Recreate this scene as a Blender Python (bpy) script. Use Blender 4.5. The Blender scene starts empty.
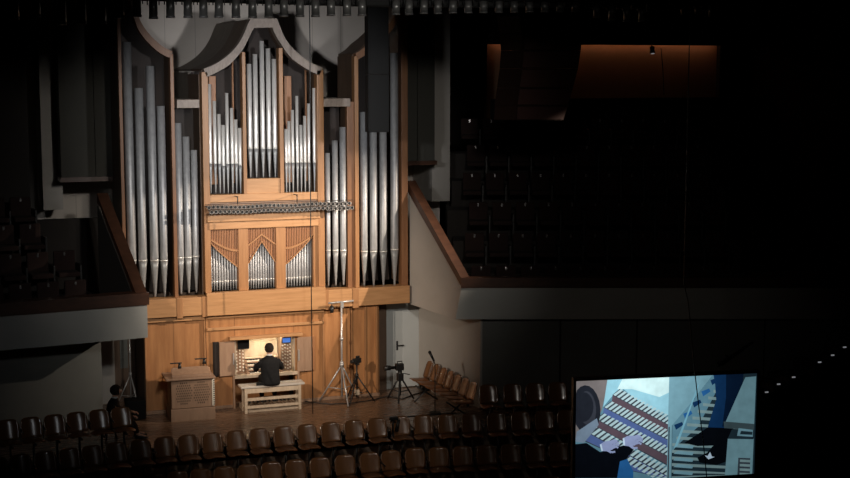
import bpy, bmesh, math, random
from mathutils import Vector, Matrix
random.seed(7)
PI = math.pi
scene = bpy.context.scene
COL = scene.collection

# ------------------------------------------------------------------ camera
F = 1400.0
YAW = math.radians(20); PITCH = math.atan(169 / F)
CAM = Vector((-7.0804, -29.862, 7.4))
FW = Vector((math.sin(YAW) * math.cos(PITCH), math.cos(YAW) * math.cos(PITCH), -math.sin(PITCH)))
RT = Vector((math.cos(YAW), -math.sin(YAW), 0))
UP = RT.cross(FW)

def at(px, py, x=None, y=None, z=None):
    """point of the hall seen at a pixel, on a given real plane (survey helper)"""
    r = FW + (px - 425) / F * RT - (py - 239) / F * UP
    if y is not None: t = (y - CAM.y) / r.y
    elif z is not None: t = (z - CAM.z) / r.z
    else: t = (x - CAM.x) / r.x
    return CAM + r * t

cd = bpy.data.cameras.new('camera'); cam = bpy.data.objects.new('camera', cd); COL.objects.link(cam)
cam.location = CAM
cam.rotation_euler = (PI / 2 - PITCH, 0, -YAW)
cd.sensor_width = 36; cd.lens = F * 36 / 850; cd.clip_end = 200
scene.camera = cam

# ------------------------------------------------------------------ materials
def mat(name, col, rough=0.5, metal=0.0, spec=0.5, emis=None, estr=0.0):
    m = bpy.data.materials.new(name); m.use_nodes = True
    b = m.node_tree.nodes['Principled BSDF']
    b.inputs['Base Color'].default_value = (*col, 1)
    b.inputs['Roughness'].default_value = rough
    b.inputs['Metallic'].default_value = metal
    b.inputs['Specular IOR Level'].default_value = spec
    if emis:
        b.inputs['Emission Color'].default_value = (*emis, 1)
        b.inputs['Emission Strength'].default_value = estr
    return m

def noisy(name, c1, c2, scale=(1, 1, 1), nscale=4, rough=0.5, detail=6, bump=0.0, metal=0.0, rvar=0.0, spec=0.5, boards=None, coat=0):
    m = mat(name, c1, rough, metal, spec)
    m.node_tree.nodes['Principled BSDF'].inputs['Coat Weight'].default_value = coat; m.node_tree.nodes['Principled BSDF'].inputs['Coat Roughness'].default_value = 0.10
    nt = m.node_tree; N = nt.nodes; L = nt.links; b = N['Principled BSDF']
    tc = N.new('ShaderNodeTexCoord'); mp = N.new('ShaderNodeMapping'); mp.inputs['Scale'].default_value = scale
    no = N.new('ShaderNodeTexNoise'); no.inputs['Scale'].default_value = nscale; no.inputs['Detail'].default_value = detail
    no.inputs['Roughness'].default_value = 0.6
    cr = N.new('ShaderNodeValToRGB'); cr.color_ramp.elements[0].position = 0.32; cr.color_ramp.elements[1].position = 0.68
    cr.color_ramp.elements[0].color = (*c1, 1); cr.color_ramp.elements[1].color = (*c2, 1)
    L.new(tc.outputs['Object'], mp.inputs['Vector']); L.new(mp.outputs[0], no.inputs['Vector']); L.new(no.outputs['Fac'], cr.inputs[0])
    out = cr.outputs[0]
    if boards:                                   # board / veneer sheets of slightly different tone
        axis, width, amt = boards
        sx = N.new('ShaderNodeSeparateXYZ'); L.new(tc.outputs['Object'], sx.inputs[0])
        dv = N.new('ShaderNodeMath'); dv.operation = 'DIVIDE'; dv.inputs[1].default_value = width
        L.new(sx.outputs[axis], dv.inputs[0])
        fl = N.new('ShaderNodeMath'); fl.operation = 'FLOOR'; L.new(dv.outputs[0], fl.inputs[0])
        wn = N.new('ShaderNodeTexWhiteNoise'); wn.noise_dimensions = '1D'; L.new(fl.outputs[0], wn.inputs['W'])
        mr = N.new('ShaderNodeMapRange'); mr.inputs['To Min'].default_value = 1 - amt; mr.inputs['To Max'].default_value = 1 + amt
        L.new(wn.outputs['Value'], mr.inputs['Value'])
        fr = N.new('ShaderNodeMath'); fr.operation = 'FRACT'; L.new(dv.outputs[0], fr.inputs[0])
        gt = N.new('ShaderNodeMath'); gt.operation = 'GREATER_THAN'; gt.inputs[1].default_value = 0.012 / width; L.new(fr.outputs[0], gt.inputs[0])
        mx = N.new('ShaderNodeMapRange'); mx.inputs['To Min'].default_value = 0.6; L.new(gt.outputs[0], mx.inputs['Value'])
        mu = N.new('ShaderNodeMath'); mu.operation = 'MULTIPLY'; L.new(mr.outputs[0], mu.inputs[0]); L.new(mx.outputs[0], mu.inputs[1])
        vm = N.new('ShaderNodeVectorMath'); vm.operation = 'SCALE'; L.new(out, vm.inputs[0]); L.new(mu.outputs[0], vm.inputs['Scale'])
        out = vm.outputs[0]
    L.new(out, b.inputs['Base Color'])
    if bump:
        bp = N.new('ShaderNodeBump'); bp.inputs['Strength'].default_value = bump; bp.inputs['Distance'].default_value = 0.01
        L.new(no.outputs['Fac'], bp.inputs['Height']); L.new(bp.outputs[0], b.inputs['Normal'])
    if rvar:
        rr = N.new('ShaderNodeMapRange'); rr.inputs['To Min'].default_value = rough - rvar; rr.inputs['To Max'].default_value = rough + rvar
        L.new(no.outputs['Fac'], rr.inputs['Value']); L.new(rr.outputs[0], b.inputs['Roughness'])
    return m

M = {}
M['oak'] = noisy('oak', (0.31, 0.148, 0.060), (0.40, 0.198, 0.084), (9, 9, 0.7), 2.5, 0.45)
M['oak_grey'] = noisy('oak_grey', (0.20, 0.155, 0.125), (0.30, 0.24, 0.195), (8, 8, 2.5), 3, 0.5)  # greyer, duller oak for the centre arch and flat roofs
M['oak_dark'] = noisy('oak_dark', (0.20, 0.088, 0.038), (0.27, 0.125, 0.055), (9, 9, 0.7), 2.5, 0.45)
M['oak_panel'] = noisy('oak_panel', (0.33, 0.145, 0.055), (0.47, 0.225, 0.09), (4.5, 4.5, 0.5), 2.2, 0.42, boards=('X', 0.665, 0.07))
M['oak_h'] = noisy('oak_h', (0.39, 0.20, 0.085), (0.51, 0.275, 0.125), (0.7, 6, 9), 2.5, 0.45)
M['oak_pale'] = noisy('oak_pale', (0.46, 0.36, 0.26), (0.56, 0.45, 0.33), (6, 6, 1), 3, 0.5)
M['oak_dull'] = noisy('oak_dull', (0.27, 0.165, 0.105), (0.34, 0.215, 0.14), (6, 6, 1), 3, 0.5)
M['slat'] = noisy('slat', (0.28, 0.12, 0.05), (0.37, 0.17, 0.075), (9, 9, 0.7), 3, 0.5)
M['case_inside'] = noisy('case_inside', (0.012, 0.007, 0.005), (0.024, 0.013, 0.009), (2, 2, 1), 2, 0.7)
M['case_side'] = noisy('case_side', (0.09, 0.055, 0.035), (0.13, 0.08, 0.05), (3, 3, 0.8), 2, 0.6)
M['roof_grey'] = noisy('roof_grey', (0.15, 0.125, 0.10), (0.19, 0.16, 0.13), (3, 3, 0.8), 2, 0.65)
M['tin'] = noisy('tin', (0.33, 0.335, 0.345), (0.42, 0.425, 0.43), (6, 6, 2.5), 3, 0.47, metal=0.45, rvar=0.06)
M['tin_lit'] = noisy('tin_lit', (0.78, 0.76, 0.73), (0.86, 0.84, 0.81), (6, 6, 2.5), 3, 0.38, metal=0.5, rvar=0.05)  # lighter copy of the tin, painting in the brighter light on the centre pipes
M['tin_foot'] = noisy('tin_foot', (0.26, 0.265, 0.27), (0.38, 0.385, 0.385), (6, 6, 5), 3, 0.47, metal=0.4, rvar=0.06)
M['tin_bright'] = mat('tin_bright', (0.85, 0.84, 0.8), 0.3, 0.5)
M['reed'] = mat('reed', (0.36, 0.34, 0.32), 0.4, 0.4)
M['black_hole'] = mat('black_hole', (0.006, 0.006, 0.006), 0.9)
M['walnut'] = noisy('walnut', (0.048, 0.021, 0.012), (0.08, 0.034, 0.019), (2, 2, 6), 2, 0.4)
M['wall_light'] = noisy('wall_light', (0.37, 0.345, 0.31), (0.43, 0.40, 0.365), (1, 1, 1), 0.8, 0.8)
M['wall_backdrop'] = noisy('wall_backdrop', (0.54, 0.485, 0.43), (0.60, 0.545, 0.49), (1, 1, 1), 0.8, 0.85, boards=('X', 0.72, 0.04))
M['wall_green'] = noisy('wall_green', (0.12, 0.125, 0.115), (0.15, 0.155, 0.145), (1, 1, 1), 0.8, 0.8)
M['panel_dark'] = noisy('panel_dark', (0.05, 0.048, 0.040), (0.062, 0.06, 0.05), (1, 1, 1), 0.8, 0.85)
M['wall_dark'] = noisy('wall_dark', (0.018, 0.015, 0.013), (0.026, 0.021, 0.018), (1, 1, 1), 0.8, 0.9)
M['parapet'] = noisy('parapet', (0.36, 0.36, 0.335), (0.42, 0.42, 0.395), (1, 1, 1), 0.7, 0.7)
M['parquet'] = noisy('parquet', (0.145, 0.085, 0.052), (0.21, 0.125, 0.075), (0.8, 8, 1), 2.0, 0.27, rvar=0.09, bump=0.05, boards=('Y', 0.12, 0.10))
M['tier'] = noisy('tier', (0.12, 0.075, 0.048), (0.17, 0.105, 0.067), (1, 6, 1), 2.0, 0.45, boards=('Y', 0.12, 0.08))
M['riser'] = noisy('riser', (0.24, 0.19, 0.15), (0.29, 0.23, 0.18), (1, 1, 1), 3, 0.6)
M['ply'] = noisy('ply', (0.19, 0.088, 0.038), (0.25, 0.115, 0.05), (7, 7, 1), 3, 0.2, spec=0.9, coat=1.0)
M['ply_seat'] = noisy('ply_seat', (0.16, 0.065, 0.026), (0.22, 0.09, 0.035), (7, 7, 1), 3, 0.3)
M['chrome'] = mat('chrome', (0.75, 0.75, 0.75), 0.2, 1.0)
M['steel'] = mat('steel', (0.52, 0.51, 0.50), 0.35, 0.5)
M['black'] = mat('black', (0.012, 0.012, 0.012), 0.45)
M['black_matt'] = mat('black_matt', (0.004, 0.004, 0.004), 0.8, spec=.25)
M['plush'] = noisy('plush', (0.013, 0.004, 0.003), (0.020, 0.007, 0.005), (1, 1, 1), 12, 0.9)
M['array'] = mat('array', (0.042, 0.012, 0.008), 0.6)
M['array_side'] = mat('array_side', (0.018, 0.008, 0.005), 0.6, spec=.2)
M['suit'] = noisy('suit', (0.005, 0.005, 0.0055), (0.009, 0.009, 0.0095), (1, 1, 1), 14, 0.85, spec=.25)
M['skin'] = mat('skin', (0.50, 0.28, 0.19), 0.5)
M['hair'] = noisy('hair', (0.010, 0.007, 0.005), (0.024, 0.015, 0.010), (20, 20, 4), 4, 0.85, spec=.2)
M['shirt'] = mat('shirt', (0.6, 0.6, 0.6), 0.7)
M['ivory'] = mat('ivory', (0.75, 0.70, 0.60), 0.35)
M['door_grey'] = noisy('door_grey', (0.40, 0.43, 0.43), (0.45, 0.475, 0.475), (1, 1, 1), 1, 0.5)
M['door_leaf'] = noisy('door_leaf', (0.50, 0.53, 0.53), (0.55, 0.58, 0.58), (1, 1, 1), 1, 0.45)
M['bench_top'] = mat('bench_top', (0.52, 0.47, 0.41), 0.35)
M['screen_blue'] = mat('screen_blue', (0.02, 0.05, 0.1), 0.3, emis=(0.08, 0.20, 0.62), estr=0.9)
M['lamp_can'] = mat('lamp_can', (0.11, 0.11, 0.107), 0.35, 0.5)
M['lamp_can_red'] = mat('lamp_can_red', (0.12, 0.06, 0.05), 0.4, 0.4)
M['lens'] = mat('lens', (0.06, 0.06, 0.06), 0.5, 0.1)
M['orange_wall'] = noisy('orange_wall', (0.40, 0.24, 0.15), (0.46, 0.28, 0.18), (1, 1, 1), 1, 0.8)
M['led'] = mat('led', (1, .5, .25), 0.5, emis=(1.0, 0.36, 0.15), estr=0.5)
M['white_glow'] = mat('white_glow', (1, 1, 1), 0.5, emis=(0.9, 0.92, 1.0), estr=0.16)  # glow for one lamp lens and for the painted-in glints

# ------------------------------------------------------------------ mesh builder
class MB:
    def __init__(s): s.bm = bmesh.new()
    def box(s, x0, x1, y0, y1, z0, z1, bev=0.0):
        vs = [s.bm.verts.new(p) for p in ((x0,y0,z0),(x1,y0,z0),(x1,y1,z0),(x0,y1,z0),(x0,y0,z1),(x1,y0,z1),(x1,y1,z1),(x0,y1,z1))]
        fs = [s.bm.faces.new([vs[i] for i in f]) for f in ((0,3,2,1),(4,5,6,7),(0,1,5,4),(1,2,6,5),(2,3,7,6),(3,0,4,7))]
        if bev:
            es = {e for f in fs for e in f.edges}
            bmesh.ops.bevel(s.bm, geom=list(es), offset=bev, segments=2, affect='EDGES', profile=0.6)
        return s
    def prism(s, pts, d):
        """pts: list of 3D points (planar polygon), d: extrusion vector"""
        d = Vector(d); a = [s.bm.verts.new(p) for p in pts]; b = [s.bm.verts.new(Vector(p) + d) for p in pts]
        n = len(a); s.bm.faces.new(a); s.bm.faces.new(b[::-1])
        for i in range(n): s.bm.faces.new((a[i], b[i], b[(i+1) % n], a[(i+1) % n]))
        return s
    def poly(s, pts, mi=0):
        f = s.bm.faces.new([s.bm.verts.new(p) for p in pts]); f.material_index = mi; return s
    def tube(s, path, r, n=10, cap=True):
        path = [Vector(p) for p in path]; rs = r if isinstance(r, (list, tuple)) else [r] * len(path)
        rings = []; prev = None
        for i, p in enumerate(path):
            d = (path[min(i+1, len(path)-1)] - path[max(i-1, 0)]).normalized()
            if prev is None:
                ref = Vector((0, 0, 1)) if abs(d.z) < 0.9 else Vector((1, 0, 0))
                u = d.cross(ref).normalized()
            else:
                u = (prev - d * prev.dot(d)).normalized()
            prev = u; v = d.cross(u)
            rings.append([s.bm.verts.new(p + (u * math.cos(2*PI*k/n) + v * math.sin(2*PI*k/n)) * rs[i]) for k in range(n)])
        for a, b in zip(rings, rings[1:]):
            for k in range(n): s.bm.faces.new((a[k], a[(k+1) % n], b[(k+1) % n], b[k])).smooth = True
        if cap: s.bm.faces.new(rings[0][::-1]); s.bm.faces.new(rings[-1])
        return s
    def loft(s, rings, cap=True, closed=True, smooth=True):
        R = [[s.bm.verts.new(p) for p in r] for r in rings]; n = len(R[0])
        for a, b in zip(R, R[1:]):
            for k in range(n if closed else n - 1): s.bm.faces.new((a[k], a[(k+1) % n], b[(k+1) % n], b[k])).smooth = smooth
        if cap: s.bm.faces.new(R[0][::-1]); s.bm.faces.new(R[-1])
        return s
    def sphere(s, c, r, sc=(1, 1, 1), u=16, v=10, rot=None):
        m = Matrix.Translation(c) @ (rot or Matrix()) @ Matrix.Diagonal((*[r * k for k in sc], 1))
        q = bmesh.ops.create_uvsphere(s.bm, u_segments=u, v_segments=v, radius=1, matrix=m)
        for vv in q['verts']:
            for f in vv.link_faces: f.smooth = True
        return s
    def build(s, name, m, parent=None, recalc=True, **kw):
        if recalc: bmesh.ops.recalc_face_normals(s.bm, faces=s.bm.faces)
        me = bpy.data.meshes.new(name); s.bm.to_mesh(me); s.bm.free()
        for q in (m if isinstance(m, list) else [m]): me.materials.append(q)
        o = bpy.data.objects.new(name, me); COL.objects.link(o)
        if parent: o.parent = parent
        for k, v in kw.items(): o[k] = v
        return o

def empty(name, loc, rz=0, label=None, cat=None, group=None):
    o = bpy.data.objects.new(name, None); COL.objects.link(o); o.location = loc; o.rotation_euler = (0, 0, rz)
    o.empty_display_size = 0.1
    return tag(o, label, cat, group)
def tag(o, label=None, cat=None, group=None, kind=None):
    if label: o['label'] = label
    if cat: o['category'] = cat
    if group: o['group'] = group
    if kind: o['kind'] = kind
    return o
def struct(o): o['kind'] = 'structure'; return o
def copy_tree(o, parent=None):
    c = o.copy(); COL.objects.link(c); c.parent = parent
    for ch in list(o.children): copy_tree(ch, c)
    return c
def place(o, loc, rz=0, label=None, group=None):
    o.location = loc; o.rotation_euler = (0, 0, rz)
    if label: o['label'] = label
    if group: o['group'] = group
    return o

ORD = ['first', 'second', 'third', 'fourth', 'fifth', 'sixth', 'seventh', 'eighth', 'ninth', 'tenth', 'eleventh', 'twelfth', 'thirteenth', 'fourteenth', 'fifteenth', 'sixteenth', 'seventeenth', 'eighteenth', 'nineteenth', 'twentieth', 'twenty-first', 'twenty-second', 'twenty-third', 'twenty-fourth', 'twenty-fifth', 'twenty-sixth']
# ------------------------------------------------------------------ the hall
def yB(x):      # line of the second row of chairs (backs); wings bend towards the hall
    if x > 2.0: return -3.42 - 0.20 * (x - 2.0)
    if x < -3.0: return -3.42 + 0.13 * (x + 3.0)
    return -3.42
XS = [-12.5, -3.0, 2.0, 13.0]
def tier_poly(off, z):
    return [(x, yB(x) + off, z) for x in XS]
f = MB().prism([(x, y, 0) for x, y, _ in tier_poly(0.34, 0)] + [(13, 3.8, 0), (-12.5, 3.8, 0)], (0, 0, -0.3)).build('floor', M['parquet']); struct(f)
prev = tier_poly(0.34, 0)
for k in range(1, 5):
    nxt = tier_poly(0.34 - 0.86 * k, 0)
    z = -0.45 * k
    b = MB().prism([(x, y, z) for x, y, _ in prev] + [(x, y, z) for x, y, _ in reversed(nxt)], (0, 0, -0.3))
    o = struct(b.build('floor', M['tier']))
    b = MB().prism([(x, y, z) for x, y, _ in prev] + [(x, y + .03, z) for x, y, _ in reversed(prev)], (0, 0, 0.449))
    b.bm.verts.ensure_lookup_table()
    struct(b.build('trim_%d' % k, M['riser']))
    prev = nxt
struct(MB().prism([(x, y, -2.1) for x, y, _ in prev] + [(13, -37, -2.1), (-14, -37, -2.1)], (0, 0, -0.2)).build('floor', M['tier']))
struct(MB().box(-14.2, 18, -37, 12, 11.2, 11.5).build('ceiling', M['wall_dark']))
struct(MB().box(-14.4, -14, -37, 12, -3, 11.2).build('wall_left', M['wall_dark']))
struct(MB().box(17.6, 18, -37, 12, -3, 11.2).build('wall_right', M['wall_dark']))
struct(MB().box(-14, 17.6, -37.4, -37, -3, 11.2).build('wall_front', M['wall_dark']))
struct(MB().box(-14, 17.6, 11.6, 12, -3, 11.2).build('wall_back', M['wall_dark']))

# backdrop behind the organ
struct(MB().box(-4.75, 5.5, 3.6, 3.8, 0, 11.2).build('wall_organ', M['wall_backdrop']))
struct(MB().box(at(40, 100, y=2.2).x, at(60, 100, y=2.2).x, 2.2, 3.6, 4.3, 11.2).build('wall_pier', M['wall_light']))
struct(MB().box(at(432, 100, y=2.2).x, at(450, 100, y=2.2).x, 2.2, 3.6, 4.2, 11.2).build('wall_pier', M['wall_light']))
struct(MB().box(-14, -4.7, 2.6, 3.6, 4, 11.2).build('wall_upper_left', M['wall_dark']))

# tall dark panels either side of the organ
for sx, (xa, xb, zb, side) in enumerate(((-4.12, -2.84, 4.98, 'left'), (3.45, 4.55, 5.16, 'right'))):
    r = empty('acoustic_panel', ((xa + xb) / 2, 1.42, zb), 0, 'tall dark grey acoustic panel with brown foot rail, %s of the organ' % side, 'wall panel')
    w = (xb - xa) / 2
    MB().box(-w, w, 0, 0.6, 0.1, 4.6).box(-w - .0, -w + .18, -0.06, 0, 0.1, 4.6).box(0.1, .28, -0.06, 0, 0.1, 4.6).build('panel_board', M['panel_dark'], r)
    MB().box(-w - .03, w + .03, -0.1, 0.6, 0, 0.1).build('foot_rail', M['walnut'], r)

# ------------------------------------------------------------------ pipe organ
org = empty('pipe_organ', (0, 0, 0), 0, 'large pipe organ in a pale oak case with silvery facade pipes', 'pipe organ')
FX = lambda px, py: at(px, py, y=0).x
FZ = lambda px, py: at(px, py, y=0).z
ZB0, ZB1 = 2.11, 2.53
def board(name, x0, x1, z0, z1, y0=0.0, y1=0.16, m='oak', bev=0.008, parent=org):
    return MB().box(x0, x1, y0, y1, z0, z1, bev).build(name, M[m], parent)
XL0, XL1 = -3.03, -1.83          # left tower
XC0, XC1 = -1.29, 1.37           # centre tower
XR0, XR1 = 2.03, 3.37            # right tower
PW = 0.13
# lower case: oak wall under the facade
board('lower_panel', -2.62, XC0, 0, ZB0, 0.05, 0.2, 'oak_panel')
board('lower_panel', XC0, -0.66, 0, ZB0, 0.0, 0.2, 'oak_panel')
board('lower_panel', 0.70, XC1, 0, ZB0, 0.0, 0.2, 'oak_panel')
board('lower_panel', XC1, 2.69, 0, ZB0, 0.04, 0.2, 'oak_panel')
board('lower_panel', -0.66, 0.70, 1.56, ZB0, 0.0, 0.2, 'oak_panel')
board('lower_panel', -0.66, 0.70, 0, 0.66, 0.55, 0.6, 'oak_panel')
board('plinth', -2.62, -0.72, 0, 0.07, -0.02, 0.05, 'oak_dull')
board('plinth', 0.76, 2.69, 0, 0.07, -0.02, 0.04, 'oak_dull')
board('cornice', -0.80, 0.84, 1.535, 1.60, -0.16, 0.0, 'oak_h')
board('rail', XC0 + .02, XC1, 1.76, 1.82, -0.05, 0.0, 'oak_h')
for x in (-2.60, -1.32, 1.36, 2.02, 2.35, 2.62):
    board('cover_strip', x - .018, x + .018, 0.07, ZB0, -0.008, 0.04, 'oak')
MB().box(-2.6, 2.67, 1.1, 1.15, 0, 2.5).box(-2.62, -2.56, 0.2, 1.3, 0, ZB0).box(2.63, 2.69, 0.2, 1.3, 0, ZB0).build('lower_case_side', M['case_side'], org)
# bottom beams
board('bottom_beam', XL0, XC0, ZB0 + .02, ZB1, -0.14, 0.2, 'oak_h')
board('bottom_beam', XC0, XC1, ZB0, ZB1 + .08, -0.18, 0.2, 'oak_h')
board('bottom_beam', XC1, XR1, ZB0 + .02, ZB1, -0.14, 0.2, 'oak_h')
for xa, xb in ((XL1 - .11, XL1 + .02), (XC0 - .10, XC0), (XC1 + .0, XC1 + .08), (XR0 - .02, XR0 + .12)):
    board('post_foot', xa, xb, ZB0 - .02, ZB1 + .01, -0.155, -0.13, 'oak')
board('rail', -2.60, XC0 - .03, ZB0 - .10, ZB0 - .01, -0.03, 0.06, 'oak_h')
board('rail', XC0 + .02, XC1, ZB0 - .09, ZB0 - .0, -0.04, 0.01, 'oak_h')
# posts
ztopL, ztopR = 9.2, 9.2
def post(x0, x1, z0, z1, y0=-0.02, m='oak'): return board('post', x0, x1, z0, z1, y0, 0.2, m)
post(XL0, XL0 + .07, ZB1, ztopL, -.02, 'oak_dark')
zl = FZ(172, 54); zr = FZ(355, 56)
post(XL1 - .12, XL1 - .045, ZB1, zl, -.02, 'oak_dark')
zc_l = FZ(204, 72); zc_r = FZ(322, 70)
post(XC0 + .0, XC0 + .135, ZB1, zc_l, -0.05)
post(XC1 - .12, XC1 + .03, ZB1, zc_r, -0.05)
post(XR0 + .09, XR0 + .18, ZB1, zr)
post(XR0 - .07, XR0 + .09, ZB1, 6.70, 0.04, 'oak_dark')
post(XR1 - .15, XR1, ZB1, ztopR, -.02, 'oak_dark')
# flat topped bays
zf0, zf1 = FZ(187, 108), FZ(187, 99.5)
board('flat_roof', XL1, XC0 - .06, zf0, zf1, -0.06, 1.3, 'oak_grey')
board('flat_roof', XC1 + .03, XR0 - .02, zf0, zf1, -0.06, 1.3, 'oak_grey')
# curved heads
def strip(name, outer, inner, y0, y1, m):
    b = MB(); n = len(outer)
    rings = [[(o[0], y0, o[1]), (o[0], y1, o[1]), (i[0], y1, i[1]), (i[0], y0, i[1])] for o, i in zip(outer, inner)]
    b.loft(rings, smooth=False)
    return b.build(name, M[m], org)
def P(px, py): v = at(px, py, y=0); return (v.x, v.z)
def catmull(pts, k=6):
    out = []
    for i in range(len(pts) - 1):
        p0 = pts[max(i-1, 0)]; p1 = pts[i]; p2 = pts[i+1]; p3 = pts[min(i+2, len(pts)-1)]
        for j in range(k):
            t = j / k
            out.append(tuple(0.5 * ((2*p1[a]) + (-p0[a]+p2[a])*t + (2*p0[a]-5*p1[a]+4*p2[a]-p3[a])*t*t + (-p0[a]+3*p1[a]-3*p2[a]+p3[a])*t**3) for a in (0, 1)))
    return out + [pts[-1]]
co_l = catmull([P(203.2, 69), P(213, 64.8), P(222, 59.5), P(230, 53), P(237, 45), P(243, 35), P(247.5, 24), P(250, 19)])
ci_l = catmull([P(206.5, 77), P(217, 72), P(228, 65.5), P(235.5, 58), P(242, 50), P(247, 41), P(252, 30.5), P(254, 28)])
co_r = catmull([P(322.2, 67.5), P(313, 64), P(304, 58.5), P(296, 52), P(289, 44.5), P(283.5, 36), P(279.3, 26), P(276.5, 18.5)])
ci_r = catmull([P(318.8, 75.3), P(308, 70), P(293, 60), P(286.5, 53), P(280.5, 44), P(276.5, 37.5), P(273, 30.5), P(271.8, 27.5)])
strip('arched_frame', co_l, ci_l, -0.05, 0.2, 'oak_grey')
strip('arched_frame', co_r, ci_r, -0.05, 0.2, 'oak_grey')
MB().prism([(co_l[-1][0], -0.05, co_l[-1][1]), (co_r[-1][0], -0.05, co_r[-1][1]), (ci_r[-1][0], -0.05, ci_r[-1][1]), (ci_l[-1][0], -0.05, ci_l[-1][1])], (0, .25, 0)).build('arched_frame', M['oak_grey'], org)
def roof(name, curve, y0, y1, th, m):   # thick shell running back from a front curve
    b = MB()
    rings = [[(x, y0, z), (x, y1, z), (x, y1, z - th), (x, y0, z - th)] for x, z in curve]
    b.loft(rings, smooth=False); return b.build(name, M[m], org)
whole = co_l + co_r[::-1]
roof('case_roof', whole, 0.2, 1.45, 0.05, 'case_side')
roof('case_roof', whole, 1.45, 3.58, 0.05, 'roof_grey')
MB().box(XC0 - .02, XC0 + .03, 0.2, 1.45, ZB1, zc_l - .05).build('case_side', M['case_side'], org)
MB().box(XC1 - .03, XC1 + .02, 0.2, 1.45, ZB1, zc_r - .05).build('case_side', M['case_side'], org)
MB().box(XC0 - .02, XC0 + .03, 1.45, 3.58, 4, zc_l - .01).build('case_side', M['roof_grey'], org)
MB().box(XC1 - .03, XC1 + .02, 1.45, 3.58, 4, zc_r - .01).build('case_side', M['roof_grey'], org)
# side towers
lo = catmull([P(172.5, 51.5), P(164, 47.5), P(156, 41), P(150, 35), P(144.5, 28), P(140, 20), P(137, 10), P(133, -8)])
lo[-1] = (lo[-1][0], ztopL)
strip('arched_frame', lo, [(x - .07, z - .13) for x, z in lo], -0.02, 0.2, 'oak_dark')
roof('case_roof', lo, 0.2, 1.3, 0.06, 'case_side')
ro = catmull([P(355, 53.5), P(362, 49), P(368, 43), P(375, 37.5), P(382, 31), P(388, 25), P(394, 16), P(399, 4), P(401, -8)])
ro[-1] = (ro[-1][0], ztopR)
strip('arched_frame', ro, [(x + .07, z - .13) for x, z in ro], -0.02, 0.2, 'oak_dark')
roof('case_roof', ro, 0.2, 1.3, 0.06, 'case_side')
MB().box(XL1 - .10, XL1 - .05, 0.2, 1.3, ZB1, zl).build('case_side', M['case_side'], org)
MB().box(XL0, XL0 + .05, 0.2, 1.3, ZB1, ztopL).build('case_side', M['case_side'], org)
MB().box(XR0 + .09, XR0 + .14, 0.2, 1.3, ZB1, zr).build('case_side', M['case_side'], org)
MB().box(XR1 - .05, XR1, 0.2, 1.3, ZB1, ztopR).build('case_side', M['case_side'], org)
# dark inside of the case
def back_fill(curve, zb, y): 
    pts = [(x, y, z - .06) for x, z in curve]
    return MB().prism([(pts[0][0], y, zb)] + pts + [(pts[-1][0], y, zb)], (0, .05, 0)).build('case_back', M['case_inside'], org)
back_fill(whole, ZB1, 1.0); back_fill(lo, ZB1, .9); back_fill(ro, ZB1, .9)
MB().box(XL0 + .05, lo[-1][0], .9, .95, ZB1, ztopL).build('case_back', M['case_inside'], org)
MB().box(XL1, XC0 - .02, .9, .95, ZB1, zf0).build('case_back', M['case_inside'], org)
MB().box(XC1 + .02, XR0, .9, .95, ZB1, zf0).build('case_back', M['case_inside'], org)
# centre tower rails, posts, panel
zr0, zr1 = FZ(262, 200), FZ(262, 193.5)
board('rail', XC0 + .1, XC1 - .12, zr0 - .02, zr1, -0.03, 0.2, 'oak_h')
xa0, xa1, xb0, xb1 = FX(242.6, 120), FX(246, 120), FX(279.3, 120), FX(283.2, 120)
post(xa0, xa1, zr1, FZ(243, 52), -0.03); post(xb0, xb1, zr1, FZ(281, 48), -0.03)
board('tower_panel', xa1, xb0, zr1, FZ(262, 178.5), 0.0, 0.2, 'oak_h')
for px, z1 in ((212.5, 76), (288, 76)):
    x = at(px, 100, y=.6).x
    board('inner_post', x - .08, x + .08, 4.9, at(px, z1, y=.6).z, .6, .7, 'slat')
for px in (233, 306):
    x = at(px, 100, y=.8).x
    board('inner_post', x - .02, x + .02, 4.9, at(px, 60, y=.8).z, .8, .84, 'slat')
# reed shelf and lower screens
zt0 = FZ(262, 214); zs0 = FZ(262, 220.5); zs1 = FZ(262, 226.5)
board('reed_shelf', XC0 + .05, XC1 - .1, zs0 + .02, zt0 + .02, -0.16, 0.2, 'oak_h')
board('rail', XC0 + .1, XC1 - .12, zs1 - .02, zs0 + .02, -0.08, 0.2, 'oak_h')
board('reed_back_board', XC0 + .1, XC1 - .12, zt0 + .02, zr0 - .02, 0.05, 0.2, 'oak_dull')
zo0 = FZ(262, 290); 
xo3 = FX(313.4, 255)
m1a, m1b = FX(238.3, 255), FX(248, 255); m2a, m2b = FX(275.8, 255), FX(285.4, 255)
post(m1a, m1b, ZB1 + .08, zs1 - .02, -0.03); post(m2a, m2b, ZB1 + .08, zs1 - .02, -0.03)
post(xo3, XC1 - .11, ZB1 + .08, zs1 - .02, 0.0)
opens = [(XC0 + .135, m1a), (m1b, m2a), (m2b, xo3)]
zo1 = zs1 - .02
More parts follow.
